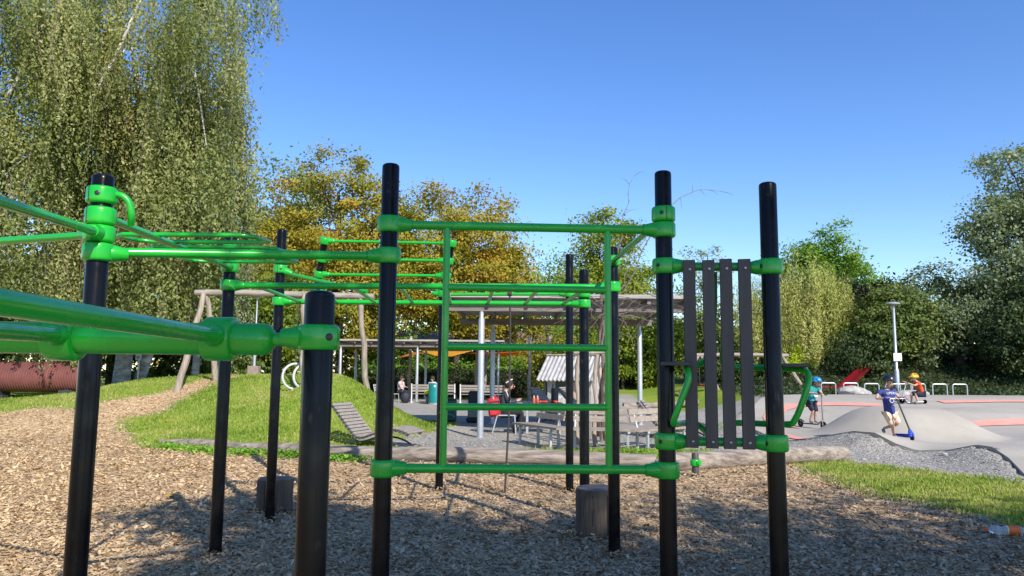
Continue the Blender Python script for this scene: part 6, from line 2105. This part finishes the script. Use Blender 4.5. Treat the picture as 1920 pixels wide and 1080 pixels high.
o = quads_object('wood_chips', V, 0.48 + 0.17 * rng.normal(size=n) + 0.10 * np.sin(x * 1.3 + 2 * np.sin(y * 0.9)) * np.sin(y * 1.7 + x), 'chip')
props(o, 'loose shredded wood chips covering the exercise area', 'wood chips', None, 'stuff')

# grass blades


def blades(name, x, y, h, label, tone=0.5, mt='grass_blade', w=0.010):
    n = len(x)
    z = ground_h(x, y)
    a = rng.random(n) * 2 * math.pi
    dx, dy = np.cos(a), np.sin(a)
    hh = h * (0.45 + 0.7 * rng.random(n) + 0.25 * np.sin(x * 3.1 + np.sin(y * 4)) * np.sin(y * 2.7))
    ww = w * (0.7 + 0.6 * rng.random(n))
    le = 0.55 * hh * rng.random(n)
    b_ = a + 1.57 + 0.6 * rng.normal(size=n)
    B1 = np.stack([x - dx * ww, y - dy * ww, z - 0.005], 1)
    B2 = np.stack([x + dx * ww, y + dy * ww, z - 0.005], 1)
    M1 = np.stack([x + np.cos(b_) * le * .4 + dx * ww * .6, y + np.sin(b_) * le * .4 + dy * ww * .6, z + hh * .6], 1)
    T = np.stack([x + np.cos(b_) * le, y + np.sin(b_) * le, z + hh], 1)
    V = np.stack([B1, B2, M1, T], 1).reshape(-1, 3)
    big = 0.13 * np.sin(x * 1.1 + y * 0.7 + np.sin(x * 2.7)) + 0.12 * np.sin(y * 2.3 - x + 2 * np.sin(y * 1.1)) + 0.08 * np.sin(x * 6.1) * np.sin(y * 5.3)
    o = quads_object(name, V, tone + big + 0.2 * rng.normal(size=n), mt)
    return props(o, label, 'grass', None, 'stuff')


x, y = scatter(223000, 13.0, 25.0, 0.9, 0.80)
_, g_, _ = zones(x, y)
k = (g_ > -0.32 * rng.random(len(x)) ** 2 + 0.15 * rng.random(len(x)) ** 3) & (x < -1.2) & (x > -17)
k2 = rng.random(len(x)) < np.clip(1.25 - (y - 14) * 0.04, 0.5, 1)
x, y = x[k & k2], y[k & k2]
blades('grass', x, y, 0.055, 'short green grass on the mound and the left slope', 0.52, w=0.016)
y = 6.2 + 7.8 * rng.random(80000)
x = 4.0 + 4.0 * rng.random(80000)
_, g_, pt_ = zones(x, y)
k = pt_ > -0.45 * rng.random(len(x)) ** 2 + 0.3 * rng.random(len(x)) ** 3
blades('grass', x[k], y[k], 0.052, 'ragged green grass strip at the right, between chips and gravel', 0.5, w=0.0105)
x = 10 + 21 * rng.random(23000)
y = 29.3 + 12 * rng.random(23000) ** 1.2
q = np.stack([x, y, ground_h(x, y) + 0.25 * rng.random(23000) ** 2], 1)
o = quads_object('shade_cover', leaf_quads(q, np.full(len(q), 0.13), 0.9, 0.0, 0.7), 0.25 + 0.22 * rng.normal(size=len(q)), 'leaf_dark')  # leaf layer added to darken the bank; its colour stands in for shade
props(o, 'dark leaves added over the bank behind the hoops, shade put into their colour', 'shade_cover', None, 'stuff')

# low weeds along the log and under the bench
pts = []
for cx_, cy_, rad, cnt in [(-6.8 + 0.33 * i, float(log_y(-6.8 + 0.33 * i)) - 0.30 - 0.05 * math.sin(i * 2), 0.22 , int(60 + 190 * (0.5 + 0.5 * math.sin(i * 2.3)) )) for i in range(14)] + [(0.3 + 0.26 * i, 13.45 + 0.2 * math.sin(i * 1.9) + 0.07 * i, 0.25, 260) for i in range(13)] + [(-2.05, 14.3, 0.2, 120), (-3.9, 14.6, 0.25, 160), (3.7, 13.6, 0.25, 200), (5.2, 21, 0.5, 200), (4.2, 20, 0.4, 150)]:
    q = rng.normal(size=(cnt, 3)) * np.array([rad, rad * 0.6, 0.0])
    q[:, 0] += cx_
    q[:, 1] += cy_
    q[:, 2] = ground_h(q[:, 0], q[:, 1]) + 0.10 * rng.random(cnt) ** 1.3 + 0.01
    pts.append(q)
Lp = np.concatenate(pts)
o = quads_object('weeds', leaf_quads(Lp, np.full(len(Lp), 0.058), 1.6, 0.0, 0.75), 0.5 + 0.22 * rng.normal(size=len(Lp)), 'weed')
props(o, 'low leafy weeds growing along the logs and under the curved bench', 'weeds', None, 'stuff')
x = 0.2 + 3.6 * rng.random(2600)
y = 13.2 + 1.1 * rng.random(2600) + 0.1 * x
blades('grass', x, y, 0.14, 'long grass tufts under the curved bench', 0.6, w=0.008)

# gravel stones
x, y = scatter(70000, 9.5, 19, 1.0, 0.74)
c_, g_, _ = zones(x, y)
sdq, _, _ = poly_sd(x, y)
k = (c_ < -0.1) & (g_ < -0.05) & (sdq > 0.02)
x, y = x[k], y[k]
n = len(x)
C = np.stack([x, y, ground_h(x, y) + 0.006], 1)
ln = 0.010 + 0.022 * rng.random(n) ** 2
o = quads_object('gravel', flat_quads(C, ln, ln * 0.8, 0.25), 0.45 + 0.2 * rng.normal(size=n), 'stone')
props(o, 'loose grey gravel stones on the bank and the far court', 'gravel', None, 'stuff')
b = MB()
for i in range(150):
    x = random.uniform(5.9, 8.0)
    y = random.uniform(8.5, 14.0)
    s0 = poly_sd(np.array([x]), np.array([y]))[0][0]
    z1 = zones(np.array([x]), np.array([y]))
    if s0 < 0.08 or z1[1][0] > -0.1 or x > 0.7 * y:
        continue
    r = random.uniform(0.012, 0.026) if random.random() < 0.95 else random.uniform(0.035, 0.06)
    b.ball((x, y, gh(x, y) + r * 0.25), (r, r * 0.8, r * 0.55), 7, 5, 0.25)
o = b.build('pebbles', 'pebble', None, True)
props(o, 'rounded pale pebbles lying on the gravel bank', 'pebbles', None, 'stuff')
for (x, y, lb) in ((-4.05, 9.1, 'single bright yellow fallen leaf on the sunny chips'), (0.35, 8.6, 'fallen ochre leaf on the chips between the front posts')):
    b = MB()
    a = [(0.0, -0.05), (0.035, -0.02), (0.03, 0.01), (0.05, 0.03), (0.015, 0.035), (0.0, 0.065), (-0.018, 0.035), (-0.05, 0.025), (-0.028, 0.005), (-0.035, -0.02)]
    z0 = gh(x, y) + 0.03
    b.add([(x, y, z0)] + [(x + q[0] * 1.2, y + q[1] * 1.2, z0 + 0.012 * math.sin(i * 1.3)) for i, q in enumerate(a)], [(0, i + 1, (i + 1) % 10 + 1) for i in range(10)])
    props(b.build('fallen_leaf', 'yellow_leaf', None, True), lb, 'leaf', 'fallen leaves')
